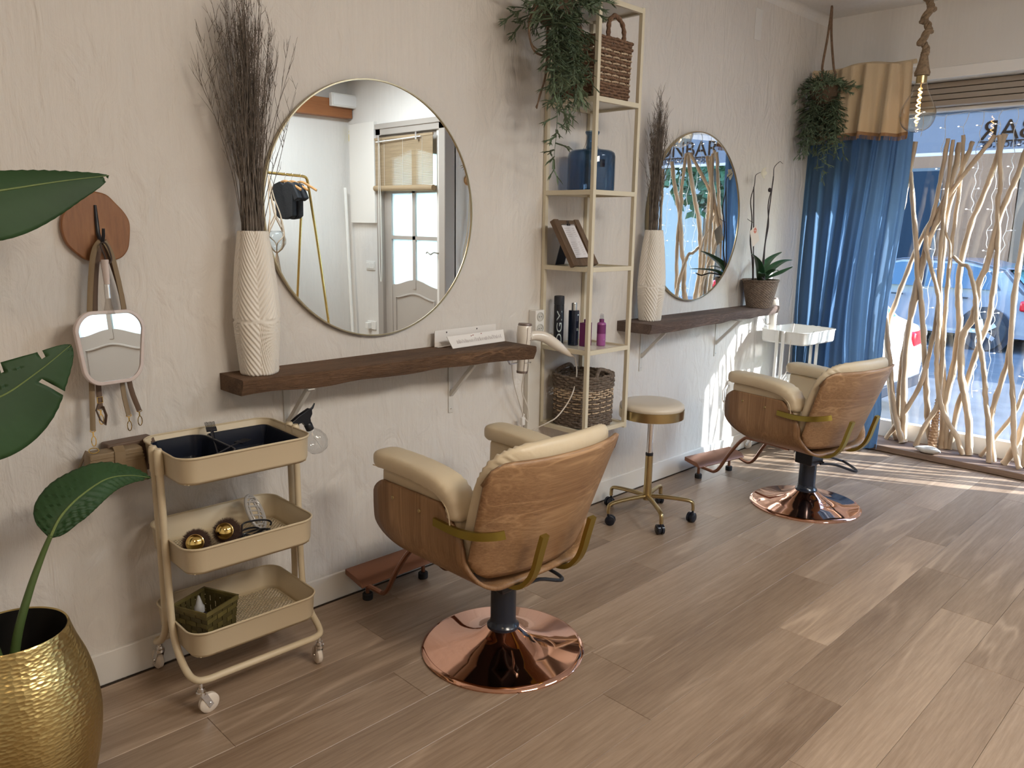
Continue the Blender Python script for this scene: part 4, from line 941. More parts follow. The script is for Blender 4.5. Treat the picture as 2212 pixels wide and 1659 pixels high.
ln.obj('printed_lines', mat('print grey', (.3,.24,.24)), pp, smooth=0, solid=-1)
MB().box(-.012,.012,-.012,-.004,.218,.226).tube([(-.007,-.01,.226),(-.007,-.012,.24),(.007,-.012,.24),(.007,-.01,.226)], .0015, 5).obj('bulldog_clip', BLACK, cf)
MB().add([(-.04,.012,.19),(.04,.012,.19),(.04,.125,.075),(-.04,.125,.075),(-.04,.015,.19),(.04,.015,.19),(.04,.128,.078),(-.04,.128,.078)], [(0,1,2,3),(7,6,5,4),(0,4,5,1),(1,5,6,2),(2,6,7,3),(3,7,4,0)]).obj('easel_back', mat('navy board', (.02,.03,.06), .6), cf, smooth=0)
# bottles on shelf 2
can = thing('spray_can', 'tall black hair spray can with large pale letters up its side', 'spray can', (2.925, -.075, SZ[1]+.001))
MB().lathe([(.0,0),(.024,0),(.0255,.004),(.0255,.205),(.024,.209),(.024,.248),(.022,.252),(0,.252)], 32).obj('body', BLACKG, can)
MB().lathe([(.0258,.209),(.0258,.245),(.0245,.2515),(0,.254)], 32).obj('cap', mat('matt black', (.02,.022,.03), .6), can)
def curved_text(body, size, m, parent, r, a0, z0, vertical=False, squeeze=1.0):
    o = text_part('lettering', body, size, m, parent, Matrix.Identity(4), extrude=0, squeeze=squeeze)
    for v in o.data.vertices:
        x, y = v.co.x, v.co.y
        if vertical: hx, hz = -y, x
        else: hx, hz = x, y
        a = a0+hx/r; v.co = Vector((r*math.cos(a), r*math.sin(a), z0+hz))
    return o
curved_text('DGM', .038, mat('pale grey print', (.45,.52,.54), .5), can, .0262, math.radians(-138)+.6, .012, vertical=True, squeeze=2.0)
bt = thing('bottle', 'dark navy square shouldered bottle with a silver cap beside the spray can', 'bottle', (3.005, -.105, SZ[1]+.001), .25)
MB().prism(rrect(.047, .047, .012, 5), 0, .178).obj('body', mat('navy bottle', (.008,.014,.032), .15, coat=.5), bt, bevel=.003)
MB().lathe([(.0145,.178),(.0145,.212),(.0135,.215),(0,.215)], 24).obj('cap', mat('silver cap', (.6,.6,.58), .15, 1), bt)
text_part('lettering', 'l&k', .020, mat('pale grey print', (.45,.52,.54)), bt, Matrix.Translation((-.014,-.0238,.075)) @ Matrix.Rotation(PI/2, 4, 'X'))
MB().ball((0,-.0236,.155), .007, 12, 8, (1,.1,.6)).obj('label_oval', mat('pale grey print', (.45,.52,.54)), bt)
pt = thing('product_box', 'narrow dark purple carton half hidden behind the rack post', 'box', (3.035, -.16, SZ[1]+.001), .1)
MB().box(-.026,.026,-.02,.02,0,.118).obj('carton', mat('plum print', (.13,.02,.10), .4), pt, bevel=.0015)
MB().lathe([(.010,.118),(.010,.134),(0,.136)], 16).obj('nozzle', mat('plum print', (.13,.02,.10)), pt)
sp = thing('spray_bottle', 'small purple pump spray bottle on the rack beside the front post', 'bottle', (3.105, -.205, SZ[1]+.001))
MB().lathe([(0,0),(.0215,0),(.0225,.004),(.0225,.112),(.019,.117),(.012,.119),(.012,.126),(0,.127)], 28).obj('body', mat('orchid purple', (.34,.10,.30), .3), sp)
MB().lathe([(.0228,.062),(.0228,.108),(.0226,.108),(.0226,.062)], 28, closed=True).obj('label_band', mat('deep purple', (.17,.03,.14), .35), sp)
MB().lathe([(.0122,.118),(.0122,.135),(.0,.136)], 20).obj('collar', mat('deep purple', (.17,.03,.14)), sp)
MB().lathe([(.0095,.134),(.0095,.150),(.006,.162),(0,.163)], 18).obj('pump', thin_glass('clear cap', (.85,.85,.88), 2), sp)
MB().tube([(-.012+.003*k, -.0232+.00002*k, .030+.003*(k%2)) for k in range(9)], .0007, 4).obj('printed_squiggle', mat('lilac print', (.6,.45,.6), .5), sp)

# ================================================================== ORCHID
WK = mat('grey willow', (.20,.15,.115), .8, var=.4, vscale=80)
wp = thing('wicker_pot', 'small grey wicker pot on the window end of the shelf', 'pot', (4.875, -.125, 1.037))
prof = [(.0001,.0)]+[(.080+.034*(k/84.0), .170*k/84) for k in range(85)]+[(.118,.172),(.121,.178),(.117,.184),(.108,.182),(.104,.16),(.0001,.155)]
MB().lathe(prof, 168, disp=lambda a, z, r: (.0032*math.sin(28*a+PI*math.floor(z/.0075))*abs(math.sin(PI*z/.0075))**.5 if .0 < z < .168 and r > .05 else (.002*math.sin(40*a+z*300) if z >= .168 and r > .107 else 0))).obj('weave', WK, wp, smooth=60)
oc = thing('orchid', 'potted orchid with two dark staked stems and one pale bloom, in the wicker pot', 'plant', (0,0,0))
LF = mat('orchid leaf', (.035,.10,.045), .35, coat=.2, var=.2)
def strapleaf(P, wmax, m, parent, name='leaf', droop=.0, fold=.25, nrm=(0,-.3,1), taper=.55, pleat=0, split=None):
    P = smoothpath(P, 7); n = len(P); nv = 9; vs = []; fs = []
    for i, p in enumerate(P):
        t = (P[min(i+1, n-1)]-P[max(i-1, 0)]).normalized(); N0 = Vector(nrm); s = t.cross(N0).normalized(); N1 = s.cross(t).normalized()
        u = i/(n-1); w_ = wmax*(math.sin(PI*min(1, u**taper*.97+.02)))**.75
        for k in range(nv):
            q = k/(nv-1)*2-1
            vs.append(p+s*q*w_-N1*(-abs(q)*fold*w_+droop*w_*q*q)+N1*(pleat*math.sin(u*70+abs(q)*5)*w_*.03))
    for i in range(n-1):
        for k in range(nv-1): fs.append((i*nv+k, i*nv+k+1, (i+1)*nv+k+1, (i+1)*nv+k))
    b = MB(); b.add(vs, fs); o = b.obj(name, m, parent, smooth=60, solid=-1)
    md = o.modifiers.new('s', 'SOLIDIFY'); md.thickness = .0012
    return o
c0 = Vector((4.86,-.125,1.205))
for pts, wd in (([c0,(4.80,-.15,1.29),(4.70,-.18,1.355),(4.58,-.20,1.40)], .034), ([c0,(4.76,-.19,1.26),(4.66,-.24,1.275),(4.56,-.27,1.28)], .026), ([c0,(4.95,-.11,1.31),(5.06,-.10,1.36),(5.19,-.10,1.395)], .026),
                ([c0,(4.94,-.16,1.29),(5.05,-.18,1.335),(5.17,-.19,1.345)], .030), ([c0,(4.92,-.20,1.25),(4.99,-.23,1.28),(5.06,-.25,1.305)], .022), ([c0,(4.86,-.18,1.26),(4.83,-.24,1.29),(4.80,-.28,1.285)], .024)):
    strapleaf(pts, wd, LF, oc)
STM = mat('dark stem', (.035,.025,.025), .6)
sA = [(4.875,-.12,1.18),(4.897,-.12,1.322),(4.914,-.12,1.443),(4.92,-.12,1.564),(4.912,-.12,1.683),(4.93,-.12,1.802),(4.944,-.12,1.905),(4.965,-.12,1.957),(5.01,-.12,1.985),(5.07,-.12,1.975)]
sB = [(4.79,-.12,1.18),(4.74,-.12,1.356),(4.715,-.12,1.474),(4.70,-.12,1.59),(4.68,-.12,1.705),(4.69,-.12,1.791),(4.705,-.12,1.862),(4.735,-.12,1.893),(4.765,-.12,1.904)]
for s_ in (sA, sB):
    P = smoothpath(s_, 5); n = len(P)
    MB().tube([p+Vector((.006*math.sin(k*.55), .004*math.cos(k*.55), 0)) for k, p in enumerate(P)], [.0052*(1-.75*(k/n)) for k in range(n)], 8).obj('flower_stem', STM, oc)
    MB().tube([P[0], P[int(n*.62)]+Vector((.008,0,.02))], .0035, 6).obj('stake', STM, oc)
for s_ in (1, -1): MB().ball((4.91+.003*s_, -.12, 1.80), .010, 10, 8, (1,1,1.4)).obj('clip', STM, oc)
PET = mat('white petal', (.82,.78,.66), .5, thin=.3)
for a in (0, 1.2, 2.3, 3.5, 4.9):
    d = Vector((math.cos(a), -.35, math.sin(a))); q = Vector((4.775,-.13,1.90))
    strapleaf([q, q+d*.02, q+d*.038], .018, PET, oc, 'petal', nrm=(0,-1,.1), fold=.1)
MB().tube(smoothpath([(4.82,-.18,1.235),(4.74,-.22,1.25),(4.68,-.25,1.235),(4.63,-.26,1.25)], 5), .0045, 7).obj('air_root', STM, oc)
MB().tube(smoothpath([(4.72,-.12,1.59),(4.68,-.12,1.60),(4.65,-.12,1.61)], 4), .002, 6).obj('tie', STM, oc)
tgo = MB(); tgo.m = Matrix.Translation((4.70,-.15,1.505)) @ Matrix.Rotation(math.radians(-28), 4, 'Y')
tgo.box(-.045,.045,-.0008,.0008,-.055,.055); tg_ = tgo.obj('paper_tag', mat('cream card', (.72,.62,.52), .6), oc, smooth=0)
fl_ = MB(); fl_.m = tgo.m
for k in range(6):
    a = k*PI/3; c_ = Vector((.016+.012*math.cos(a), -.0014, .03+.012*math.sin(a))); fl_.add([c_+Vector((.007*math.cos(b_), 0, .007*math.sin(b_))) for b_ in [2*PI*j/10 for j in range(10)]], [tuple(range(10))])
fl_.obj('printed_flower', mat('coral print', (.65,.16,.09), .6), tg_, smooth=0, solid=-1)
MB().lathe([(0,1.198),(.106,1.198),(.10,1.206),(0,1.212)], 30, c=(4.875,-.125,0), disp=lambda a, z, r: .004*math.sin(9*a)).obj('bark_mulch', mat('bark mulch', (.10,.07,.045), .95, bump=1, bscale=90, var=.5), oc)

# ================================================================== HANGING FERNS
FRN = mat('grey green frond', (.135,.19,.115), .6, var=.35, vscale=12, randv=.25)
def tendril_mesh(L_, nl, seed, ll=.075):
    r = random.Random(seed); b = MB(); N_ = 14; P = []; x = y = 0; dx, dy = r.uniform(-.25,.25), r.uniform(-.25,.25)
    for k in range(N_):
        u = k/(N_-1); P.append(Vector((.055*math.sin(u*PI*.5)+dx*L_*u*.3+.008*math.sin(u*9+seed), dy*L_*u*.3, .05*math.sin(min(1, u*4)*PI)-L_*u)))
    b.tube(P, [.0022*(1-.6*k/N_) for k in range(N_)], 4, cap=False)
    def leaf(p, d, l, w_, depth):
        d = d.normalized(); s = d.cross(Vector((r.uniform(-.4,.4), r.uniform(-.4,.4), 1)))
        if s.length < .1: s = Vector((1,0,0))
        s = s.normalized(); mid = p+d*l*.55; mid.z += l*.04
        n = d.cross(s)*w_*.35
        b.add([p-s*w_*.35, p+n, p+s*w_*.35, mid+s*w_*.5, mid+n, mid-s*w_*.5], [(0,1,4,5),(1,2,3,4)])
        if depth == 0:
            e = mid+d*l*.5; e.z -= l*.06; b.add([mid-s*w_*.5, mid+n, mid+s*w_*.5, e], [(0,1,3),(1,2,3)]); return
        for sg in ((-1, .55), (1, .55)) if r.random() < .75 else ((-1,.7),(0,.1),(1,.7)):
            d2 = (d+s*sg[0]*sg[1]+Vector((0,0,-.12))).normalized(); leaf(mid, d2, l*r.uniform(.55,.78), w_*.78, depth-1)
    for i in range(nl):
        u = (i+.5)/nl; k = u*(N_-1); p = P[int(k)].lerp(P[min(N_-1, int(k)+1)], k-int(k)); a = i*2.4+seed+r.uniform(-.4,.4)
        leaf(p, Vector((math.cos(a), math.sin(a), r.uniform(-.9, -.1) if u > .15 else .35)), ll*r.uniform(.7,1.15)*(1-.25*u), .013, 2 if r.random() < .6 else 1)
    leaf(P[-1], Vector((.2,0,-1)), ll, .013, 2)
    me = bpy.data.meshes.new('tendril'); me.from_pydata([tuple(v) for v in b.v], [], b.f); me.materials.append(FRN)
    for p in me.polygons: p.use_smooth = True
    return me
TM = [tendril_mesh(.60, 24, 1), tendril_mesh(.42, 20, 2), tendril_mesh(.30, 16, 3), tendril_mesh(.16, 10, 4), tendril_mesh(.36, 18, 5, .085)]
def fern(label, loc, spec, potr, seed, ropes):
    t = thing('hanging_fern', label, 'plant', loc); r = random.Random(seed)
    MB().lathe([(.0001,-potr*1.3),(potr*.6,-potr*1.2),(potr*.95,-potr*.6),(potr,0),(potr*.92,0),(.0001,-.01)], 28).obj('pot', mat('dark wicker', (.10,.065,.04), .85, bump=.8, bscale=120), t)
    for mi, a, sc, tx in spec:
        o = bpy.data.objects.new('tendril', TM[mi]); C.objects.link(o); o.parent = t
        o.location = (potr*.55*math.cos(a), potr*.55*math.sin(a), .01); o.rotation_euler = (r.uniform(-.1,.1), tx, a); o.scale = (sc, sc, sc)
    for P, rad in ropes: MB().tube(smoothpath(P, 5), rad, 7).obj('rope', mat('dark jute', (.20,.13,.085), .9, var=.3, vscale=60), t)
    return t
r_ = random.Random(4)
spec = [(3, r_.uniform(0,6.28), r_.uniform(.6,.95), -r_.uniform(.5,1.5)) for _ in range(24)]+[(r_.choice([1,2,4]), r_.uniform(-2.6,.6), r_.uniform(.75,1.05), r_.uniform(-.15,.1)) for _ in range(20)]+[(0, -2.0, 1.12, .02), (0, -.6, .80, .0), (4, -2.6, 1.0, -.1), (1, .2, 1.0, 0)]
fern('hanging fern with grey green forked fronds beside the top of the metal rack', (2.665, -.235, 2.50), spec, .085, 4,
     [([(-.02,0,.0),(-.01,.02,.25),(0,.03,.51)], .004), ([(.05,0,.0),(.02,.02,.25),(0,.03,.51)], .004), ([(-.05,.0,.02),(-.115,0,-.05),(-.135,.02,-.14),(-.10,.02,-.22),(-.02,0,-.235)], .0045), ([(-.05,.01,.03),(-.11,.01,-.03),(-.13,.03,-.12),(-.11,.02,-.20),(-.01,.01,-.225)], .003), ([(-.045,0,-.1),(-.05,0,-.30),(-.085,.0,-.40),(-.10,.0,-.455)], .003), ([(-.04,0,-.1),(-.04,0,-.28),(-.07,.01,-.40),(-.105,.0,-.45)], .003)])
spec = [(3, r_.uniform(0,6.28), r_.uniform(.5,.8), -r_.uniform(.3,1.3)) for _ in range(22)]+[(r_.choice([1,2,4]), r_.uniform(0,6.28), r_.uniform(.75,1.0), r_.uniform(-.05,.18)) for _ in range(26)]+[(0, -1.5, .95, .05), (0, 3.4, .7, 0), (0,-.3,.8,.05)]
fern('hanging fern in the corner in front of the valance, on two knotted ropes', (5.46, -.175, 2.50), spec, .095, 8,
     [([(-.06,.0,.0),(-.05,0,.09),(-.062,0,.13),(-.02,0,.33),(0,0,.50)], .008), ([(.05,-.04,.0),(.06,-.04,.09),(.045,-.03,.13),(.01,-.01,.33),(.002,0,.50)], .008), ([(0,0,.47),(.01,0,.50),(0,0,.513),(-.008,0,.50),(0,0,.47)], .005)])
# ================================================================== BIG LEAF PLANT IN GOLD POT
def hammered(name):
    m = bpy.data.materials.new(name); m.use_nodes = True; N = m.node_tree.nodes; L = m.node_tree.links; b = N['Principled BSDF']
    b.inputs['Base Color'].default_value = (.60,.475,.21,1); b.inputs['Metallic'].default_value = 1; b.inputs['Roughness'].default_value = .30
    tc = N.new('ShaderNodeTexCoord'); mp = N.new('ShaderNodeMapping'); mp.inputs['Scale'].default_value = (1,1,1.9); L.new(tc.outputs['Object'], mp.inputs[0])
    v = N.new('ShaderNodeTexVoronoi'); v.inputs['Scale'].default_value = 62; v.inputs['Randomness'].default_value = .75; L.new(mp.outputs[0], v.inputs['Vector'])
    bp = N.new('ShaderNodeBump'); bp.inputs['Strength'].default_value = .7; bp.inputs['Distance'].default_value = .003; L.new(v.outputs['Distance'], bp.inputs['Height']); L.new(bp.outputs[0], b.inputs['Normal'])
    return m
PX, PY = .392, -.500
gp = thing('plant_pot', 'large hammered gold metal pot holding the big leaved plant', 'pot', (PX, PY, 0))
pp_ = [(.0001,0),(.11,0),(.135,.012),(.165,.11),(.185,.23),(.184,.32),(.167,.41),(.144,.475),(.130,.524)]
PR = [(p.x, p.y) for p in smoothpath([(a, b, 0) for a, b in pp_], 6)]
MB().lathe(PR+[(.128,.527),(.1245,.524),(.1275,.515)], 72, closed=True).obj('body', hammered('hammered gold'), gp, smooth=50)
MB().lathe([(.1235,.524),(.127,.505),(.140,.455),(.150,.39),(.0001,.385)], 48, closed=True).obj('inner_liner', mat('dark pot inside', (.01,.008,.006), .8), gp)
LG = mat('broad green leaf', (.030,.072,.026), .5, coat=.0, spec=.3, var=.25, vscale=5)
LGB = mat('leaf midrib', (.16,.22,.07), .45)
pl = thing('leafy_plant', 'big leaved bird of paradise plant growing from the gold pot', 'plant', (0,0,0))
def bigleaf(mid, wL, wR, nrm, side=None, tears=(), cup=.18, seedv=0):
    P = smoothpath(mid, 10); n = len(P); nv = 25; vs = []; fs = []; widths = []
    for i, p in enumerate(P):
        t = (P[min(i+1, n-1)]-P[max(i-1, 0)]).normalized(); N0 = Vector(nrm); s = t.cross(N0).normalized(); N1 = s.cross(t).normalized(); u = i/(n-1)
        for k in range(nv):
            q = k/(nv-1)*2-1; w_ = (wL if q < 0 else wR); ww_ = w_*(math.sin(PI*min(1, max(0, u**.60)))**.85)*(1.08-.12*u) if 0 < u < 1 else .0005
            sweep = t*abs(q)*ww_*.35
            vs.append(p+s*q*ww_+sweep-N1*(cup*q*q*ww_)+N1*(.0032*math.sin(abs(q)*7-u*120)*min(1, abs(q)*4)))
    for i in range(n-1):
        for k in range(nv-1):
            q = (k+.5)/(nv-1)*2-1; u = i/(n-1)
            if any(abs(u-tu) < .012 and q*sg > tq for tu, sg, tq in tears): continue
            fs.append((i*nv+k, i*nv+k+1, (i+1)*nv+k+1, (i+1)*nv+k))
    b = MB(); b.add(vs, fs); o = b.obj('leaf', LG, pl, smooth=60, solid=-1); md = o.modifiers.new('s', 'SOLIDIFY'); md.thickness = .0014
    MB().tube([p+Vector(nrm).normalized()*.001 for p in P], [.0042*(1-.85*i/n) for i in range(n)], 7).obj('midrib', LGB, o)
    return o
stem = lambda P, r0, r1: MB().tube(smoothpath(P, 6), [r0+(r1-r0)*k/(6*(len(P)-1)) for k in range(6*(len(P)-1)+1)], 10).obj('stem', mat('leaf stalk', (.075,.12,.035), .4), pl)
# the low leaf in front of the bags, on its own stalk
stem([(.385,-.475,.385),(.412,-.47,.50),(.45,-.46,.60),(.488,-.45,.68),(.515,-.45,.735)], .0135, .0062)
bigleaf([(.512,-.452,.728),(.545,-.44,.775),(.60,-.42,.812),(.68,-.385,.835),(.75,-.36,.825),(.815,-.345,.800)], .078, .050, (-.15,-.80,.55), cup=.25, tears=((.93,1,.4),))
# two large leaves entering from beyond the picture's edge
stem([(.37,-.52,.385),(.30,-.50,.80),(.27,-.50,1.15),(.28,-.50,1.125)], .013, .006)
bigleaf([(.26,-.50,1.13),(.34,-.49,1.115),(.43,-.48,1.125),(.52,-.47,1.175),(.605,-.46,1.235)], .085, .135, (.1,-.9,.25), cup=.1, tears=((.70,1,.25),(.56,-1,.7),(.8,-1,.5)))
stem([(.35,-.49,.385),(.26,-.46,.90),(.22,-.45,1.40),(.28,-.45,1.555)], .013, .006)
bigleaf([(.28,-.45,1.555),(.38,-.45,1.595),(.50,-.45,1.620),(.62,-.45,1.645),(.735,-.45,1.665)], .052, .110, (.05,-.92,.3), cup=.12, tears=((.96,1,.1),))

# ================================================================== TROLLEYS
def diamond_floor(w_, d, m, parent):
    b = MB(); n = 26; hw, hd = w_/2-.012, d/2-.012; th = .0011
    step = .0155
    for sgn in (1, -1):
        c = -(hw+hd)
        while c < hw+hd:
            # line y = sgn*x + c clipped to the tray
            pts = []
            for x in (-hw, hw):
                y = sgn*x+c
                if -hd <= y <= hd: pts.append((x, y))
            for y in (-hd, hd):
                x = (y-c)*sgn
                if -hw < x < hw: pts.append((x, y))
            if len(pts) >= 2:
                (xa, ya), (xb, yb) = pts[:2]; L_ = math.hypot(xb-xa, yb-ya)
                if L_ > .01:
                    nx, ny = -(yb-ya)/L_*.0021, (xb-xa)/L_*.0021
                    b.add([(xa+nx,ya+ny,-th),(xa-nx,ya-ny,-th),(xb-nx,yb-ny,-th),(xb+nx,yb+ny,-th),(xa+nx,ya+ny,th),(xa-nx,ya-ny,th),(xb-nx,yb-ny,th),(xb+nx,yb+ny,th)], [(0,3,2,1),(4,5,6,7),(0,1,5,4),(1,2,6,5),(2,3,7,6),(3,0,4,7)])
            c += step
    r = rrect(w_-.006, d-.006, .045, 6); r2_ = rrect(w_-.03, d-.03, .035, 6); n = len(r)
    b.add([(a, c_, 0) for a, c_ in r]+[(a, c_, 0) for a, c_ in r2_], [(k, (k+1) % n, n+(k+1) % n, n+k) for k in range(n)])
    return b.obj('mesh_bottom', m, parent, smooth=0, solid=-1)
def trolley(label, loc, rz, m, rims, tubeh, hh=.087, caps=True, W_=.445, D_=.345):
    t = thing('trolley', label, 'trolley', loc, rz)
    for z in rims:
        o = []
        b = MB(); R = []
        for k, (e, zz) in enumerate([(-.010, 0), (-.004, .012), (0, hh-.004), (.004, hh), (.004, hh-.004)]):
            R.append([(x, y, z-hh+zz) for x, y in rrect(W_+2*e-.0, D_+2*e, .058+e, 7)])
        n = len(R[0]); vs = [p for r in R for p in r]; fs = [(i*n+k, i*n+(k+1) % n, (i+1)*n+(k+1) % n, (i+1)*n+k) for i in range(4) for k in range(n)]
        b.add(vs, fs); tr_ = b.obj('tray', m, t, smooth=50, solid=.0016)
        MB().tube([(x, y, z) for x, y in rrect(W_+.005, D_+.005, .060, 7)], .0032, 6, closed=True).obj('rim', m, tr_)
        f = diamond_floor(W_-.012, D_-.012, m, tr_); f.location = (0, 0, z-hh+.0015)
    hx, hy = W_/2+.012, D_/2+.006
    for s in (-1, 1):
        P = [(-hx,s*.022,rims[0]+.004),(-hx,s*.022,.60),(-hx,s*.024,.35),(-hx,s*.034,.235),(-hx,s*.075,.170),(-hx+.002,s*(hy-.045),.133),(-hx+.016,s*(hy-.010),.121),(-hx+.05,s*hy,.118),(-hx+.09,s*hy,.118)]
        P += [(0,s*hy,.118)]+[(-x, y, z) for x, y, z in P[::-1]]
        MB().tube(smoothpath(P, 4), tubeh, 12).obj('frame_tube', m, t, smooth=60)
        for e in (-1, 1):
            if caps: MB().lathe([(tubeh+.0025,-.075),(tubeh+.0025,.0),(tubeh*.9,.008),(0,.009)], 16, c=(e*hx, s*.022, rims[0])).obj('post_cap', m, t)
            MB().ball((e*(hx-.02), 0, rims[0]-.04), .005, 8, 6).obj('screw', CHROME, t) if s > 0 else None
            cx, cy = e*(hx-.022), s*(hy-.004)
            c_ = thing2('caster', t, (cx, cy, 0))
            a = (.9 if e < 0 else 2.2)+s*.8
            q = MB(); q.lathe([(.0,.112),(.008,.112),(.008,.094),(.011,.094),(.012,.084),(.016,.082),(.016,.072),(.009,.068),(0,.068)], 16)
            dx, dy = math.cos(a), math.sin(a)
            q.m = Matrix.Rotation(a, 4, 'Z')
            for sd in (-.0125, .0125): q.add([(-.008,sd-.001,.074),(.014,sd-.001,.074),(.034,sd-.001,.030),(.020,sd-.001,.020),(-.008,sd+.001,.074),(.014,sd+.001,.074),(.034,sd+.001,.030),(.020,sd+.001,.020)], [(0,1,2,3),(7,6,5,4),(0,4,5,1),(1,5,6,2),(2,6,7,3),(3,7,4,0)])
            q.obj('fork', CHROME, c_)
            w_ = MB(); w_.m = Matrix.Rotation(a, 4, 'Z') @ Matrix.Translation((.024, 0, .0335)) @ Matrix.Rotation(PI/2, 4, 'X')
            w_.lathe([(.004,-.011),(.027,-.011),(.033,-.006),(.033,.006),(.027,.011),(.004,.011)], 28, closed=True).obj('wheel', mat('cream rubber', (.72,.64,.55), .45), c_)
            w_ = MB(); w_.m = Matrix.Rotation(a, 4, 'Z') @ Matrix.Translation((.024, 0, .0335)) @ Matrix.Rotation(PI/2, 4, 'X')
            w_.lathe([(0,-.0155),(.006,-.0155),(.006,.0155),(0,.0155)], 12).obj('axle', CHROME, c_)
    return t
def thing2(name, parent, loc):
    o = bpy.data.objects.new(name, None); C.objects.link(o); o.parent = parent; o.location = loc; o.empty_display_size = .02; return o
TX, TY, TR_ = 1.112, -.230, math.radians(-1.0)
RIM = (.848, .556, .272)
trolley('cream metal three tier trolley under the long brown shelf', (TX, TY, 0), TR_, CREAMM, RIM, .0115)
trolley('white metal three tier trolley in the corner by the blue curtain', (5.245, -.245, 0), math.radians(-4), WHITEM, (.872, .50, .23), .0115, .085, False)

def tl(x, y, z): return (TX+x*math.cos(TR_)-y*math.sin(TR_), TY+x*math.sin(TR_)+y*math.cos(TR_), z)
TB = [z-.087+.003 for z in RIM]
# black colouring trays in the top tray
NAVY = mat('black tray plastic', (.008,.011,.022), .22)
def shallow(name, label, loc, rz, w_, d, h, rc, cat, m=NAVY, flare=.012, wall=.0022):
    t = thing(name, label, cat, loc, rz)
    R = []
    for e, z in ((-flare,0),(0,h),(.004,h+.001),(.004,h-.002),(-wall,h-.002),(-flare-wall,wall)): R.append([(x, y, z) for x, y in rrect(w_+2*e, d+2*e, max(.004, rc+e), 8)])
    n = len(R[0]); fs = [(i*n+k, i*n+(k+1) % n, (i+1)*n+(k+1) % n, (i+1)*n+k) for i in range(5) for k in range(n)]+[tuple(range(n))[::-1], tuple(5*n+k for k in range(n))]
    MB().add([p for r in R for p in r], fs).obj('bowl', m, t, smooth=50); return t
a_ = shallow('tint_tray', 'black rounded tint tray at the hook end of the cream trolley top', tl(-.118, .005, TB[0]), TR_+.03, .185, .285, .070, .05, 'tray')
a_ = shallow('tint_tray', 'long black tray beside the rounded one in the trolley top', tl(.092, .010, TB[0]), TR_-.02, .215, .265, .066, .02, 'tray')
def tintbrush(label, loc, rz, tilt, bristle=True):
    t = thing('tint_brush', label, 'brush', loc, rot=(0, tilt, rz))
    MB().tube([(-.10,0,0),(-.02,0,.001),(.03,0,0)], [.003,.0042,.006], 8, flat=(1,.6)).obj('handle', BLACKG, t)
    MB().box(.028,.048,-.017,.017,-.003,.003).obj('ferrule', BLACKG, t, bevel=.001)
    h_ = MB()
    for k in range(18): h_.tube([(.047,-.015+.0018*k,0),(.078,-.016+.0019*k,.001*math.sin(k))], .0007, 3)
    tag(h_.obj('bristle', mat('bristle black', (.015,.013,.012), .8), t), kind='stuff'); return t
tintbrush('black tint brush lying across both trays', tl(-.01, -.06, TB[0]+.068), .5, -.05)
tintbrush('black tint brush propped upright between the trays', tl(-.02, .07, TB[0]+.075), 1.3, -.45)
tintbrush('black tint brush lying in the long tray', tl(.09, -.05, TB[0]+.018), -.3, 0)
cl_ = thing('hair_clip', 'black sectioning hair clip with a small white tag by the trolley front edge', 'hair clip', tl(.02, -.11, TB[0]+.052), rot=(.3,-.15,.4))
MB().tube([(-.05,0,0),(0,0,.004),(.05,0,.0)], [.002,.005,.003], 8, flat=(1,.5)).tube([(-.05,0,.008),(0,0,.014),(.045,0,.003)], [.002,.004,.003], 8, flat=(1,.5)).obj('jaws', BLACKG, cl_)
MB().box(-.012,.012,-.001,.001,-.010,.014).obj('tag', mat('pale label', (.55,.55,.5), .5), cl_, loc=(.0,-.012,.008))
for i, (x, y, rz) in enumerate([(-.15,-.03,.4),(-.07,-.07,1.0),(.13,-.075,.2)]):
    k = thing('hair_clip', ['black sprung hair clip inside the rounded tint tray','black hair clip near the brush ends in the rounded tray','black hair clip in the far corner of the long tray'][i], 'hair clip', tl(x, y, TB[0]+.012), rz)
    MB().tube([(-.045,0,0),(0,0,.005),(.045,0,.0)], [.002,.005,.002], 8, flat=(1,.5)).obj('jaw', BLACKG, k)
    MB().tube([(-.045,0,.006),(0,0,.014),(.04,0,.003)], [.002,.004,.002], 8, flat=(1,.5)).obj('jaw', BLACKG, k)
    MB().lathe([(.004,-.003),(.004,.003)], 10, c=(-.03,0,.006)).obj('spring', CHROME, k)
# spray bottle hooked over the end of the top tray
sb = thing('trigger_spray_bottle', 'clear round spray bottle with black trigger hooked on the trolley end', 'bottle', tl(.372, .055, .716), rot=(0, math.radians(-24), .12))
MB().lathe([(.0001,.002),(.020,0),(.036,.012),(.0445,.036),(.044,.052),(.034,.076),(.020,.092),(.0135,.102),(.0135,.108)], 36).obj('body', thin_glass('clear bottle', (.93,.94,.95), 1.6, 0, 1.5), sb, solid=-1)
MB().lathe([(.015,.10),(.0155,.122),(.011,.128),(0,.128)], 20).obj('collar', BLACK, sb)
tg2 = MB()
tg2.prism([(-.072,.158),(-.070,.150),(-.04,.150),(-.020,.145),(-.014,.126),(.012,.126),(.016,.140),(.030,.150),(.036,.166),(.030,.174),(-.020,.176),(-.066,.172),(-.074,.166)], -.009, .009, 'XZ').obj('spray_head', BLACK, sb, bevel=.002)
MB().tube(smoothpath([(-.036,0,.150),(-.045,0,.132),(-.058,0,.108),(-.066,0,.082)], 4), [.006,.0058,.0056,.0054,.0052,.005,.005,.0048,.0046,.0044,.004,.004,.004], 8, flat=(.6,1)).obj('trigger', BLACK, sb)
MB().tube([(.028,0,.164),(.045,0,.166),(.060,0,.176)], [.006,.005,.003], 8, flat=(.5,1)).obj('nozzle_tail', BLACK, sb)
MB().tube([(0,0,.10),(.004,0,.05),(.012,0,.01)], .0018, 6).obj('dip_tube', PLASTW, sb)
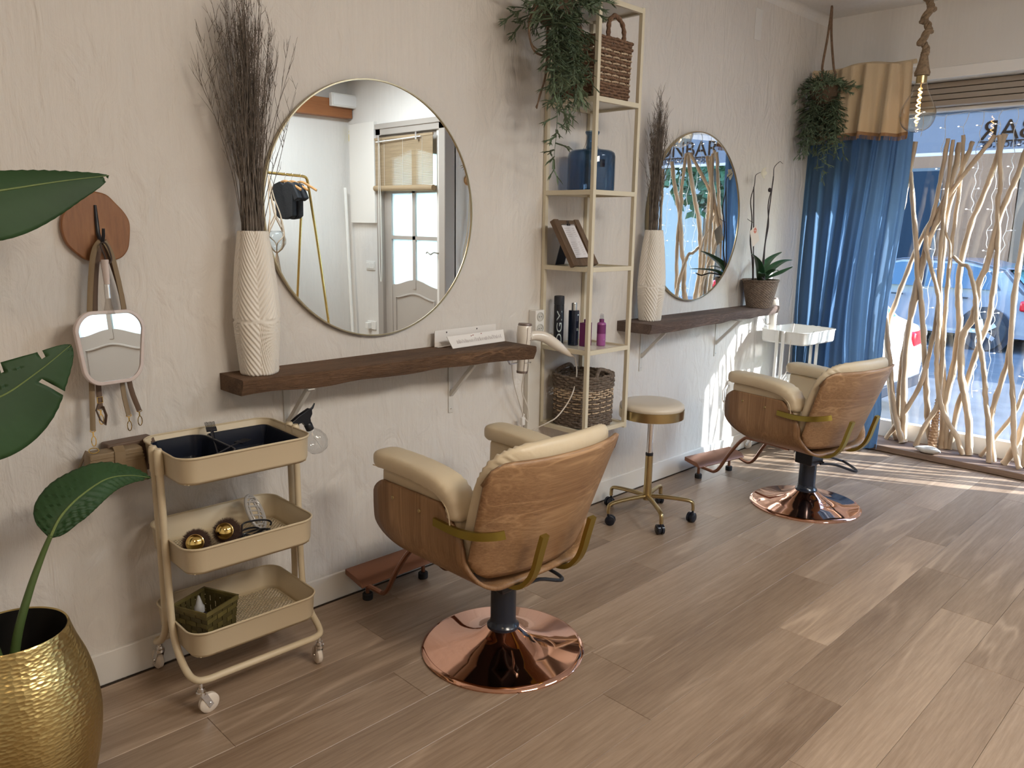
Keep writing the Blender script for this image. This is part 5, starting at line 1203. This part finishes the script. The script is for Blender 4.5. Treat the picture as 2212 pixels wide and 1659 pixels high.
# round brushes in the middle tray
def roundbrush(label, loc, d, r):
    d = Vector(d).normalized(); q = Vector((0,0,1)).rotation_difference(d)
    t = thing('round_brush', label, 'brush', loc, rot=q.to_euler())
    MB().ball((0,0,0), .0255, 32, 16, (1,1,.62)).obj('gold_cap', GOLDPOL, t)
    MB().tube([(.0255*math.cos(a), .0255*math.sin(a), -.001) for a in [2*PI*k/32 for k in range(32)]], .002, 6, closed=True).obj('cap_ring', mat('gold rim', (.85,.6,.25), .2, 1), t)
    MB().lathe([(.021,-.125),(.023,-.12),(.023,-.004),(.0,-.003)], 24).obj('barrel', mat('brush barrel', (.035,.018,.012), .6), t)
    MB().tube([(0,0,-.12),(0,0,-.14),(0,0,-.17),(0,0,-.25)], [.018,.009,.010,.011], 14).obj('handle', BLACKG, t)
    rr = random.Random(int(r*1e5)); b = MB()
    for k in range(2600):
        a = rr.uniform(0, 2*PI); z = -rr.uniform(.008, .115); l = .043+rr.uniform(-.002, .004); p = Vector((.022*math.cos(a), .022*math.sin(a), z)); e = Vector((l*math.cos(a+rr.uniform(-.1,.1)), l*math.sin(a+rr.uniform(-.1,.1)), z+rr.uniform(-.003,.003)))
        s_ = Vector((-math.sin(a), math.cos(a), 0))*.0006; b.add([p-s_, p+s_, e], [(0,1,2)])
    tag(b.obj('bristle', mat('brown bristle', (.05,.022,.014), .7), t, smooth=0, solid=-1), kind='stuff'); return t
roundbrush('round hair brush with gold domed end, nearer the wooden hook', tl(-.178, -.120, TB[1]+.088), (-.42,-.86,.35), .0255)
roundbrush('round hair brush with gold domed end, beside the black cable', tl(-.078, -.112, TB[1]+.098), (-.50,-.80,.38), .0256)
# translucent vented paddle brush and cable
vb_ = thing('vent_brush', 'grey translucent oval vent brush leaning in the trolley middle tray', 'brush', tl(.105, .05, TB[1]+.070), rot=(math.radians(50), math.radians(25), math.radians(20)))
GREYT = mat('smoky clear plastic', (.50,.48,.46), .2, alpha=.75)
ring = [(.042*math.cos(a), .068*math.sin(a), 0) for a in [2*PI*k/36 for k in range(36)]]
b = MB(); b.tube(ring, .006, 8, closed=True); b.tube([(x*.72, y*.72, .004) for x, y, z in ring], .0035, 8, closed=True)
for k in range(-3, 4):
    yy = k*.018; xx = .042*math.sqrt(max(0, 1-(yy/.068)**2)); b.tube([(-xx, yy, 0), (0, yy, .012), (xx, yy, 0)], .0032, 6)
b.tube([(0,-.066,.0),(0,0,.014),(0,.066,0)], .004, 6); b.obj('vented_head', GREYT, vb_)
MB().tube([(0,-.066,0),(0,-.10,-.002),(0,-.16,0)], [.008,.010,.008], 10).obj('handle', GREYT, vb_)
cb = MB(); P = []
for k in range(120):
    a = k*.21; rr = .038+.014*math.sin(k*.37); P.append(Vector(tl(.055+rr*1.1*math.cos(a)*(1 if k > 18 else 1.5), -.035+rr*.8*math.sin(a), TB[1]+.014+.022*abs(math.sin(k*.13))+(.03 if k < 14 else 0))))
tag(cb.tube(smoothpath(P, 2), .0032, 7).obj('coiled_cable', BLACK), 'coiled thin black cable in the trolley middle tray beside the brushes', 'cable')
# woven strip basket in the bottom tray
wb = thing('strip_basket', 'small square olive woven strip basket in the trolley bottom tray', 'basket', tl(-.125, -.035, TB[2]), TR_+.42)
OLV = mat('olive woven strip', (.13,.105,.035), .35, var=.3, vscale=20); OLV2 = mat('dark olive strip', (.075,.06,.022), .35)
w0 = .062
for k in range(7):
    z = .004+k*.0165; e = w0+.010*(k/7)
    for sd in range(4):
        b = MB(); b.m = Matrix.Rotation(sd*PI/2, 4, 'Z')
        for j in range(6):
            x0 = -e+2*e*j/6; off = .0016 if (j+k) % 2 else -.0010
            b.box(x0, x0+2*e/6, -e-off-.0006, -e-off+.0006, z, z+.0155)
        b.obj('strip', OLV if (k+sd) % 2 else OLV2, wb, smooth=0)
for sd in range(4):
    b = MB(); b.m = Matrix.Rotation(sd*PI/2, 4, 'Z')
    for j in range(6):
        x0 = (-w0+2*w0*j/6)*1.05; b.box(x0+.001, x0+.019, -w0-.0045, -w0-.0035, .0, .118)
    b.obj('upright_strip', OLV2, wb, smooth=0)
b = MB(); e = w0+.010
for sd in range(4): b.m = Matrix.Rotation(sd*PI/2, 4, 'Z'); b.box(-e-.003, e+.003, -e-.003, -e+.003, .114, .128)
b.obj('rim_strip', OLV, wb, bevel=.001)
MB().box(-w0, w0, -w0, w0, 0, .002).obj('bottom', OLV2, wb)
ab = thing('applicator_bottle', 'small dark bottle with clear pointed nozzle standing in the woven basket', 'bottle', tl(-.150, -.045, TB[2]+.005))
MB().lathe([(0,0),(.020,0),(.021,.003),(.021,.085),(.016,.092),(.014,.10),(0,.10)], 24).obj('body', mat('violet black liquid', (.02,.015,.03), .2), ab)
MB().lathe([(.0165,.094),(.0165,.112),(.012,.118),(.0045,.145),(.003,.15),(0,.15)], 20).obj('nozzle', mat('frosted plastic', (.42,.42,.42), .4, alpha=.85), ab)
# contents of the white trolley
def wt(x, y, z): return (5.245+x, -.245+y, z)
for i, (x, y, z, r, s_) in enumerate([(-.10,-.03,.455,.030,0),(-.03,.03,.455,.034,3),(.04,-.06,.455,.030,5),(.10,.02,.455,.028,8),(-.15,.05,.455,.026,11),(.0,-.10,.452,.024,14)]):
    o = rock(*wt(x, y, z-.006), r, (1,1,.85), mat('yellow sponge', (.50,.42,.20), .9, var=.5, vscale=40, bump=.6), 'sponge', 'rough yellow brown sponge in the middle tray of the white trolley', 'sponge', s_); o['group'] = 'sponges in the white trolley'
tb_ = thing('comb', 'white comb sticking up from the sponges in the white trolley', 'comb', wt(-.02,-.02,.47), rot=(0,-.9,.5))
MB().box(-.08,.08,-.0015,.0015,0,.010).obj('spine', PLASTW, tb_); cm = MB()
for k in range(26): cm.box(-.078+.006*k, -.075+.006*k, -.001, .001, -.022, 0)
cm.obj('teeth', PLASTW, tb_, smooth=0)

# ================================================================== STOOL
st = thing('rolling_stool', 'round cream padded stool with brass band on five brass caster legs', 'stool', (3.380, -.345, 0), .3)
MB().lathe([(0,.650),(.10,.654),(.150,.648),(.168,.636),(.170,.624),(.165,.614),(0,.612)], 64).obj('seat_pad', mat('stool cream vinyl', (.64,.56,.45), .35), st, smooth=60)
MB().lathe([(0,.566),(.160,.566),(.171,.570),(.171,.616),(.165,.618),(0,.614)], 64).obj('brass_band', BRASSP, st, smooth=40)
MB().lathe([(.016,.36),(.016,.567)], 20).obj('piston', CHROME, st)
MB().lathe([(.020,.352),(.021,.366),(.017,.370),(.0,.370)], 20).obj('collar', BLACK, st)
MB().lathe([(0,.10),(.022,.105),(.024,.12),(.021,.20),(.020,.355),(0,.355)], 24).obj('column', BRASSP, st)
MB().tube([(.10,.02,.562),(.13,.03,.547)], .005, 8).obj('height_lever', BRASSP, st)
for k in range(5):
    a = 2*PI*k/5
    g = MB(); g.m = Matrix.Rotation(a, 4, 'Z')
    g.tube(smoothpath([(.015,0,.125),(.10,0,.125),(.20,0,.118),(.238,0,.108),(.246,0,.085),(.246,0,.062)], 4), [.0135]*5+[.0125]*5+[.0115]*5+[.0105]*6, 10, flat=(1,.85)).obj('leg', BRASSP, st)
    cc = thing2('caster', st, (.246*math.cos(a), .246*math.sin(a), 0)); ra = a*1.7+.6
    q = MB(); q.m = Matrix.Rotation(ra, 4, 'Z') @ Matrix.Translation((.012,0,.0265)) @ Matrix.Rotation(PI/2, 4, 'X')
    q.lathe([(0,-.022),(.018,-.022),(.0265,-.017),(.0265,-.005),(.02,-.003),(.02,.003),(.0265,.005),(.0265,.017),(.018,.022),(0,.022)], 24).obj('wheel', BLACKG, cc)
    MB().lathe([(.006,.03),(.006,.066),(0,.066)], 10).obj('stem', BLACK, cc)

# ================================================================== SALON CHAIRS
def salon_chair(label, loc, rz):
    t = thing('salon_chair', label, 'chair', loc, rz)
    base = [(.302,.0),(.304,.006),(.298,.013),(.285,.016),(.20,.026),(.12,.050),(.085,.068),(.060,.088),(.052,.092),(.0001,.092)]
    MB().lathe([(.0001,0)]+base, 96).obj('round_base', COPPER, t, smooth=40)
    MB().lathe([(.060,.086),(.060,.098),(.053,.106),(.050,.112),(.0475,.125),(.0475,.335),(0,.335)], 40).obj('column', mat('blue black steel', (.008,.014,.028), .25, coat=.4), t, smooth=40)
    MB().box(-.062,.055,-.058,.05,.250,.336).obj('valve_block', BLACK, t, bevel=.006)
    MB().tube([(.02,-.055,.268),(.02,-.085,.262)], .008, 10).obj('pivot_bolt', CHROME, t)
    MB().tube(smoothpath([(.055,.02,.275),(.15,.06,.262),(.255,.10,.225),(.285,.09,.215),(.285,-.02,.205),(.255,-.055,.205),(.14,-.05,.245),(.03,-.07,.262)], 4), .0075, 8).obj('pump_pedal', BLACK, t)
    MB().box(-.13,.13,-.10,.16,.335,.357).obj('seat_plate', BLACK, t, bevel=.004)
    # U shaped wooden shell: sides and belly in one bent sheet
    S = []
    for k in range(15): S.append((-.335, .668-.02*k*.78, 0))
    prof = [(-.309,.650),(-.309,.60),(-.308,.52),(-.301,.460),(-.281,.415),(-.248,.386),(-.205,.370),(-.15,.366),(0,.365)]
    prof = prof+[(-x, z) for x, z in prof[-2::-1]]
    prof = smoothpath([(x, 0, z) for x, z in prof], 4); n = len(prof); b = MB()
    def edge(z, front):
        # side outline: rounded front corners, back edge falling away
        if front:
            k = .365
            if z > .59: k -= .050*((z-.59)/.060)**2.2
            if z < .50: k -= .30*max(0, (.50-z)/.12)**1.7*.5
            return k
        k = -.128
        if z > .51: k += .12*((z-.51)/.14)**1.6
        if z < .47: k -= .050*((.47-z)/.09)**1.0
        return k
    nv = 14; vs = []; fs = []
    for p in prof:
        f, bk_ = edge(p.z, True), edge(p.z, False)
        for j in range(nv): vs.append((p.x, bk_+(f-bk_)*j/(nv-1), p.z))
    for i in range(n-1):
        for j in range(nv-1): fs.append((i*nv+j, (i+1)*nv+j, (i+1)*nv+j+1, i*nv+j+1))
    b.add(vs, fs); b.obj('side_shell', CHAIRWOOD_SIDE, t, smooth=50, solid=.013)
    # backrest shell, curved and reclined
    H0, H1 = .402, .842
    def back(u, v, off=0, grow=0):
        q = (u*2-1); z = H0+(H1-H0)*v; w_ = .288+.040*v+grow
        # rounded corners
        x = q*w_; 
        zc = z
        cr = .075
        lim = max(0, abs(x)-(w_-cr))
        if v > .8 and lim: zc = min(z, H1-cr+math.sqrt(max(0, cr*cr-lim*lim)))
        if v < .25 and lim: zc = max(z, H0+.05*(1-(1 if lim == 0 else 0))*(lim/cr)**2*1.6)
        y = -.190-.150*((zc-H0)/(H1-H0))+.085*(q*q)*abs(q)**.3-off
        return (x, y, zc)
    b = MB(); b.grid(lambda u, v: back(u, v), 37, 25); b.obj('back_shell', CHAIRWOOD_BACK, t, smooth=50, solid=.012)
    # back cushion: padded pillow inside the shell that rises above it
    b = MB()
    def cush(u, v):
        a = 2*PI*u; ca, sa = math.cos(a), math.sin(a)
        ex = abs(ca)**.45*(1 if ca > 0 else -1); ez = abs(sa)**.45*(1 if sa > 0 else -1)
        k = math.sin(PI*v)**.42; front = -math.cos(PI*v)
        q = ex*k*.985; z = .632+ez*k*.256; th = .050*front
        if v in (0, 1): q = 0; z = .632
        puck = .0030*math.sin(a*46+2*math.sin(a*9))*max(0, k-.75)*4*(abs(math.sin(2*a))**1.5+.12)
        y = -.128-.150*((z-H0)/(H1-H0))+.070*abs(q)**2.3+th+puck
        return (q*(.288+.030*((z-H0)/(H1-H0)))+puck*.3, y, z+puck)
    b.grid(cush, 136, 17, cu=True); b.obj('back_cushion', LEATHER, t, smooth=70)
    # seat cushion
    b = MB()
    def seat(u, v):
        a = 2*PI*u; ca, sa = math.cos(a), math.sin(a); ex = abs(ca)**.35*(1 if ca > 0 else -1); ey = abs(sa)**.35*(1 if sa > 0 else -1); k = math.sin(PI*v)**.4
        return (ex*k*.262, .085+ey*k*.245, .462+.058*-math.cos(PI*v)+.012*(1-(ex*k)**2))
    b.grid(seat, 64, 13, cu=True); b.obj('seat_cushion', LEATHER, t, smooth=70)
    for s in (-1, 1):
        # arm pad: wide roll over a narrower pad, its rear turned down
        path = smoothpath([(s*.272,.365,.722),(s*.271,.23,.724),(s*.269,.10,.718),(s*.268,.00,.701),(s*.269,-.058,.662),(s*.271,-.076,.598)], 6); m = len(path); b = MB(); vs = []; N_ = 22
        for i, p in enumerate(path):
            tt = (path[min(i+1, m-1)]-path[max(i-1, 0)]).normalized(); X = Vector((1,0,0)); Z = tt.cross(X)*-1
            if Z.z < 0 and tt.y < -.5: Z = -Z
            Z = X.cross(tt); Z = Z if Z.dot(Vector((0,-.3,1))) > 0 else -Z
            e = min(i, m-1-i); kk = .55 if e == 0 else (.88 if e == 1 else 1)
            wr = .003*math.sin(i*2.6)*(1 if i > m*.55 else .25)
            for k in range(N_):
                a = 2*PI*k/N_; ca, sa = math.cos(a), math.sin(a)
                vs.append(p+X*(abs(ca)**.55*(1 if ca > 0 else -1))*(.058-.012*max(0,(i/m-.6)/.4))*kk+Z*((abs(sa)**.6*(1 if sa > 0 else -1))*.034*kk+wr))
        fs = [(i*N_+k, i*N_+(k+1) % N_, (i+1)*N_+(k+1) % N_, (i+1)*N_+k) for i in range(m-1) for k in range(N_)]+[tuple(range(N_))[::-1], tuple((m-1)*N_+k for k in range(N_))]
        b.add(vs, fs); ap = b.obj('arm_pad', LEATHER, t, smooth=60)
        lo = MB(); lo.prism([(.335,.695),(.340,.560),(.325,.500),(.28,.474),(-.03,.474),(-.07,.50),(-.082,.59),(-.03,.69)], s*.232, s*.299, 'YZ'); lo.obj('pad_base', LEATHER, ap, bevel=.018, bseg=4)
        pp2 = MB().tube([p+Vector((s*.052,0,-.022)) for p in path[1:-1]], .0022, 6).obj('piping', LEATHER, ap)
        for yy, zz in ((.245,.602),(.095,.594)): MB().ball((s*.317,yy,zz), .0075, 12, 8, (.5,1,1)).obj('screw', BRASSP, t)
        # flat brass arm bracket running back to the backrest
        if s < 0: MB().tube(smoothpath([(s*.320,.01,.582),(s*.322,-.07,.579),(s*.321,-.14,.581),(s*.312,-.205,.590),(s*.290,-.258,.602),(s*.270,-.278,.608)], 4), .0175, 4, flat=(.42*1.2, 1.1)).obj('arm_bracket', BRASS, t, smooth=20)
        # brass hook under the seat turning up behind the back
        MB().tube(smoothpath([(s*.12,.02,.350),(s*.12,-.12,.346),(s*.12,-.200,.356),(s*.12,-.245,.395),(s*.12,-.270,.44),(s*.12,-.290,.51),(s*.12,-.308,.572)], 4), .0185, 4, flat=(1.15, .62)).obj('back_hook', BRASS, t, smooth=20)
        # footrest side tube
        MB().tube(smoothpath([(s*.17,.02,.352),(s*.17,.26,.352),(s*.17,.33,.335),(s*.17,.42,.225),(s*.17,.485,.120),(s*.17,.52,.086),(s*.17,.56,.082),(s*.19,.66,.098),(s*.19,.72,.106)], 5), .0112, 8, flat=(1.0,.9)).obj('footrest_tube', ROSE, t)
        MB().lathe([(0,.0),(.021,0),(.022,.004),(.022,.024),(.018,.028),(0,.028)], 24, c=(s*.148,.665,0)).obj('foot_pad', RUBBER, t)
        MB().lathe([(.009,.026),(.009,.105)], 12, c=(s*.148,.665,0)).obj('foot_stem', ROSE, t)
    MB().add([(-.215,.600,.094),(.215,.600,.094),(.215,.628,.120),(-.215,.628,.120),(-.215,.728,.134),(.215,.728,.134),(-.215,.606,.088),(.215,.606,.088),(.215,.728,.110),(-.215,.728,.110)], [(0,1,2,3),(3,2,5,4),(0,6,7,1),(6,9,8,7),(4,5,8,9),(0,3,4,9,6),(1,7,8,5,2)]).obj('foot_plate', ROSE, t, bevel=.002)
    return t
ch = salon_chair('cream padded salon chair with oak shell on a round copper base, facing the large mirror', (1.885, -.765, 0), 0)
c2 = dup(ch, loc=(4.235, -.842, 0), rot=(0, 0, math.radians(-9)), label='salon chair with oak shell in the window light, nearest the blue curtain')

for o_ in KIDS(c2):
    if o_.name.startswith('pump_pedal'): o_.rotation_euler = (0, 0, math.radians(-26))
# ================================================================== THE SIDE OF THE ROOM SEEN IN THE MIRRORS
TAUPE = mat('taupe door paint', (.40,.365,.33), .45)
df = MB(); X = XD-.02
df.box(X, XD+.12, -4.19, -4.10, 0, 2.49); df.box(X, XD+.12, -3.19, -3.10, 0, 2.49); df.box(X, XD+.12, -4.19, -3.10, 2.40, 2.49)
D1 = struct(df, 'door_1', TAUPE, bevel=.006)
MB().box(X-.012, X+.01, -4.205, -3.085, 2.46, 2.51).obj('cornice', TAUPE, D1, bevel=.004)
def yz_prism(out, x0, x1, name, m, parent, **k): return MB().prism(out, x0, x1, 'YZ').obj(name, m, parent, **k)
XL = XD+.02
# leaf: stiles and rails round glass with arched top and wavy lower edge
y0, y1 = -4.10, -3.12
leaf = MB(); leaf.box(XL, XL+.04, y0, -3.99, .01, 2.40); leaf.box(XL, XL+.04, -3.25, y1, .01, 2.40)
leaf.box(XL, XL+.04, -3.99, -3.25, .01, .30); leaf.box(XL, XL+.04, -3.645, -3.60, .90, 2.3)
leaf.box(XL, XL+.04, -3.99, -3.25, 1.835, 1.90); leaf.box(XL, XL+.04, -3.99, -3.25, 1.385, 1.42)
arch = [(-3.99,2.40),(-3.99,2.185)]+[(-3.99+.37*k/10, 2.185+.065*(1-math.cos(PI*k/10))/2) for k in range(1, 11)]+[(-3.62+.37*k/10, 2.25-.065*(1-math.cos(PI*k/10))/2) for k in range(1, 11)]+[(-3.25,2.40)]
wave = [(-3.99,.28),(-3.99,.925)]+[(-3.99+.37*k/10, .925+.065*(1-math.cos(PI*k/10))/2) for k in range(1, 11)]+[(-3.62+.37*k/10, .99-.065*(1-math.cos(PI*k/10))/2) for k in range(1, 11)]+[(-3.25,.28)]
lf = leaf.obj('door_leaf', TAUPE, D1, smooth=30)
yz_prism(arch, XL, XL+.04, 'arched_rail', TAUPE, lf); yz_prism(wave, XL+.006, XL+.036, 'wavy_panel', TAUPE, lf)
MB().tube([(XL+.004, y, z) for y, z in [(-3.93,.32),(-3.93,.80)]+[(-3.93+.31*k/8, .80+.05*(1-math.cos(PI*k/8))/2) for k in range(1, 9)]+[(-3.62+.31*k/8, .85-.05*(1-math.cos(PI*k/8))/2) for k in range(1, 9)]+[(-3.31,.80),(-3.31,.32)]], .012, 8, closed=True).obj('panel_moulding', TAUPE, lf)
FG = mat('frosted door glass', (.80,.93,.95), .45, thin=.6)
for a, b in ((-3.99,-3.645),(-3.60,-3.25)):
    for c_, d in ((.93,1.385),(1.42,1.835),(1.90,2.26)):
        MB().box(XL+.018, XL+.022, a, b, c_, d).obj('pane', FG, lf, smooth=0)
hd_ = MB(); hd_.box(XL-.006, XL, -3.215, -3.180, 1.08, 1.33).tube(smoothpath([(XL-.004,-3.20,1.27),(XL-.045,-3.20,1.27),(XL-.05,-3.25,1.275),(XL-.05,-3.30,1.255),(XL-.05,-3.345,1.275),(XL-.05,-3.365,1.265)], 4), .008, 8)
hd_.obj('door_handle', mat('pewter', (.45,.42,.38), .35, 1), lf)
# bright street behind the door
# woven blind
bl = thing('roman_blind', 'natural woven bamboo blind rolled half down over the glazed door, seen in the large mirror', 'blind', (XD-.05, -3.69, 0))
BAM = mat('bamboo weave', (.50,.38,.24), .8, thin=.3, var=.2, vscale=30, vstretch=(1,.1,3)); 
for k in range(58):
    z = 1.905+.0079*k; MB().box(-.002, .002, -.46, .455, z, z+.0066).obj('slat', BAM, bl, smooth=0)
MB().box(-.006,.006,-.465,.46,2.35,2.372).obj('head_rail', BAM, bl)
MB().tube([(0,-.47,1.885),(0,.465,1.875)], .028, 14).obj('rolled_bottom', BAM, bl)
for y in (-.30, 0, .30): MB().tube([(-.004,y,2.36),(-.006,y,1.90)], .0015, 5).obj('ladder_cord', mat('white cord', (.7,.67,.6), .7), bl)
WC = mat('white cord', (.7,.67,.6))
MB().tube(smoothpath([(-.03,-.36,2.33),(-.032,-.37,1.8),(-.032,-.375,1.2),(-.032,-.365,.98),(-.032,-.345,.98),(-.032,-.335,1.2),(-.032,-.34,1.8),(-.03,-.345,2.33)], 5), .0035, 6).obj('pull_cord', WC, bl)
MB().tube([(-.02,.30,2.345),(-.03,-.40,2.33)], .006, 8).obj('blind_rod', WHITEM, bl)
for y in (-.345, .25): MB().box(-.04,.045,y-.01,y+.01,2.32,2.39).obj('bracket', CHROME, bl)
# cupboard panel, switch, sockets, sticker on the door wall
mp_ = thing('wall_cupboard', 'flat white painted cupboard door beside the glazed door, seen in the large mirror', 'cupboard', (XD, -4.395, 1.54))
MB().box(-.045, 0, -.225, .215, 0, 1.0).obj('panel', WHITE, mp_, bevel=.003)
sw = thing('light_switch', 'white light switch plate below the white cupboard, seen in the mirror', 'switch', (XD, -4.33, 1.10))
MB().box(-.012,0,-.075,.075,-.045,.045).obj('plate', PLASTW, sw, bevel=.003)
for s in (-.037, .037): MB().box(-.017,-.011,s-.03,s+.03,-.03,.03).obj('rocker', PLASTW, sw, bevel=.002)
sk = thing('wall_socket', 'white socket with plugged adaptor low beside the glazed door, seen in the mirror', 'socket', (XD, -4.33, .47))
MB().box(-.012,0,-.075,.075,-.045,.045).obj('plate', PLASTW, sk, bevel=.003); MB().box(-.06,-.012,-.05,.0,-.04,.03).obj('adaptor', PLASTW, sk, bevel=.006)
sg = thing('warning_sticker', 'yellow electrical hazard sticker at the top of the wall cupboard edge', 'sign', (XD-.004, -4.655, 2.45))
YL = mat('sign yellow', (.75,.62,.06), .5)
MB().add([(0,-.035,.02),(0,.035,.02),(0,0,.085),(.003,-.035,.02),(.003,.035,.02),(.003,0,.085)], [(0,2,1),(3,4,5),(0,1,4,3),(1,2,5,4),(2,0,3,5)]).obj('triangle', YL, sg, smooth=0)
MB().box(0,.003,-.033,.033,-.07,.0).obj('plate', YL, sg, smooth=0)
MB().add([(-.001,-.004,.03),(-.001,.006,.03),(-.001,.0,.045),(-.001,.008,.045),(-.001,-.003,.07),(-.001,.004,.048),(-.001,-.005,.048)], [(0,1,2),(2,3,4),(2,4,6)]).obj('bolt_symbol', BLACK, sg, smooth=0, solid=-1)
for k in range(3): MB().box(-.001,0,-.024,.024,-.022-.018*k,-.016-.018*k).obj('printed_line', BLACK, sg, smooth=0)
el = thing('emergency_light', 'white emergency light box mounted on the orange beam, seen in the large mirror', 'lamp', (4.70, YB+.10, 2.76))
MB().box(-.155,.155,0,.055,-.065,.065).obj('housing', PLASTW, el, bevel=.006)
MB().box(-.14,.14,.055,.062,-.052,.052).obj('diffuser', mat('light diffuser', (.8,.8,.8), .4), el, bevel=.003)
# leaning white pole and pipe
tag(MB().tube(smoothpath([(4.74,-4.55,.02),(4.74,-4.60,.9),(4.73,-4.63,1.9)], 5), .018, 10).obj('pole', WHITEM), 'slim white pole leaning in the far corner, seen in the large mirror', 'pole')
# clothes rail
GR = mat('gold tube', (.62,.45,.16), .25, 1)
rl = thing('clothes_rail', 'gold tube clothes rail on splayed legs against the white wall, seen in the large mirror', 'clothes rail', (0,0,0))
MB().tube(smoothpath([(2.70,-4.1,1.955),(2.76,-4.1,1.99),(2.85,-4.1,2.0),(3.80,-4.1,1.965),(3.92,-4.1,1.96),(3.965,-4.1,1.94),(3.98,-4.1,1.87)], 4), .013, 12).obj('top_bar', GR, rl)
for x, x2 in ((3.98,4.10),(2.70,2.60)):
    MB().tube(smoothpath([(x,-4.1,1.88),(x+(x2-x)*.4,-4.02,1.2),(x2,-3.90,.01)], 3), .012, 12).obj('leg', GR, rl)
    MB().tube(smoothpath([(x-.05,-4.12,1.88),(x-.05+(x2-x)*.1,-4.30,.9),(x-.05,-4.42,.01)], 3), .012, 12).obj('leg', GR, rl)
    MB().tube([(x2-.02,-3.95,.25),(x-.04,-4.38,.25)], .009, 8).obj('foot_bar', GR, rl)
HGW = mat('hanger wood', (.45,.24,.09), .45); BLKC = mat('black cotton', (.012,.014,.018), .85, bump=.3, bscale=60)
def hanger(x, label, top):
    t = thing('clothes_hanger', label, 'hanger', (x, -4.1, 1.963), rot=(0,0,math.radians(75)))
    MB().tube(smoothpath([(0,0,-.055),(0,0,-.025),(.012,0,-.012),(.016,0,.006),(.008,0,.018),(-.006,0,.018),(-.014,0,.010)], 4), .002, 6).obj('hook', CHROME, t)
    MB().tube(smoothpath([(-.20,0,-.135),(-.12,0,-.098),(0,0,-.055),(.12,0,-.098),(.20,0,-.135)], 4), .012, 8, flat=(.6,1)).obj('shoulder', HGW, t)
    if top:
        b = MB(); out = [(-.075,-.075),(-.18,-.105),(-.27,-.26),(-.19,-.295),(-.165,-.235),(-.155,-.46),(-.10,-.49),(0,-.50),(.10,-.49),(.155,-.46),(.165,-.235),(.19,-.295),(.27,-.26),(.18,-.105),(.075,-.075),(0,-.105)]
        b.prism(out, -.028, .028, 'XZ'); g = b.obj('body', BLKC, None, bevel=.018, bseg=3)
        g.name = 'black_top'; g.scale = (.70, 1, .80); g.location = (x, -4.1, 1.963); g.rotation_euler = (0,0,math.radians(75)); tag(g, top, 'top')
hanger(3.74, 'wooden hanger at the vase end of the gold rail', 'black short sleeved top on the hanger nearest the macrame holder')
hanger(3.81, 'wooden hanger in the middle of the gold rail', 'black short sleeved top on the middle hanger of the rail')
hanger(3.90, 'empty looking wooden hanger at the leg end of the gold rail', None)
mc = thing('macrame_hanger', 'jute macrame hanger holding a clear glass globe, on the gold rail', 'plant hanger', (3.575, -4.0, 1.38))
JT = mat('pale jute', (.42,.33,.24), .9)
for k in range(4):
    a = k*PI/2+.4; cx, cy = .09*math.cos(a), .09*math.sin(a); a2 = a+PI/4; dx, dy = .092*math.cos(a2), .092*math.sin(a2); a3 = a-PI/4
    MB().tube(smoothpath([(0,-.09,.57),(cx*.25,cy*.25-.06,.38),(cx*.5,cy*.5,.22),(dx,dy,.06),(dx*.8,dy*.8,-.06),(0,0,-.12)], 5), .006, 7).obj('rope', JT, mc)
    MB().tube(smoothpath([(cx*.5,cy*.5,.22),(.092*math.cos(a3),.092*math.sin(a3),.06),(cx*.9,cy*.9,-.03),(0,0,-.12)], 5), .005, 7).obj('rope', JT, mc)
ts = MB()
for k in range(12): a = k*.52; ts.tube([(0,0,-.11),(.012*math.cos(a),.012*math.sin(a),-.16),(.03*math.cos(a),.03*math.sin(a),-.30)], .0045, 5)
ts.obj('tassel', JT, mc)
gv = MB().lathe([(.0001,-.10),(.05,-.095),(.085,-.04),(.088,.0),(.07,.05),(.045,.075)], 28).obj('glass_globe', thin_glass('globe glass', (.9,.93,.95), 2.0), smooth=60, solid=-1)
gv.location = (3.575,-4.0,1.385); tag(gv, 'clear round glass vase sitting in the macrame hanger', 'vase')
# hook with cream bag on the vestibule wall
vk = thing('wall_hook', 'small round wooden hook plaque on the vestibule wall, seen at the mirror edge', 'hook', (5.09, YV, 1.95))
q = MB(); q.m = Matrix.Rotation(PI/2, 4, 'X').inverted(); q.lathe([(0,0),(.045,0),(.045,.018),(0,.02)], 20).obj('plaque', HGW, vk)
MB().tube([(0,.018,0),(0,.05,-.01),(0,.06,.015)], .005, 8).obj('peg', BRASS, vk)
tag(MB().tube(smoothpath([(5.09,YV+.045,1.93),(5.06,YV+.04,1.5),(5.01,YV+.035,1.25),(5.06,YV+.03,1.1),(5.12,YV+.035,1.25),(5.10,YV+.04,1.5),(5.09,YV+.045,1.93)], 5), .008, 8).obj('measuring_strap', mat('cream strap', (.6,.54,.44), .7)), 'long cream strap looped over the vestibule hook', 'strap')
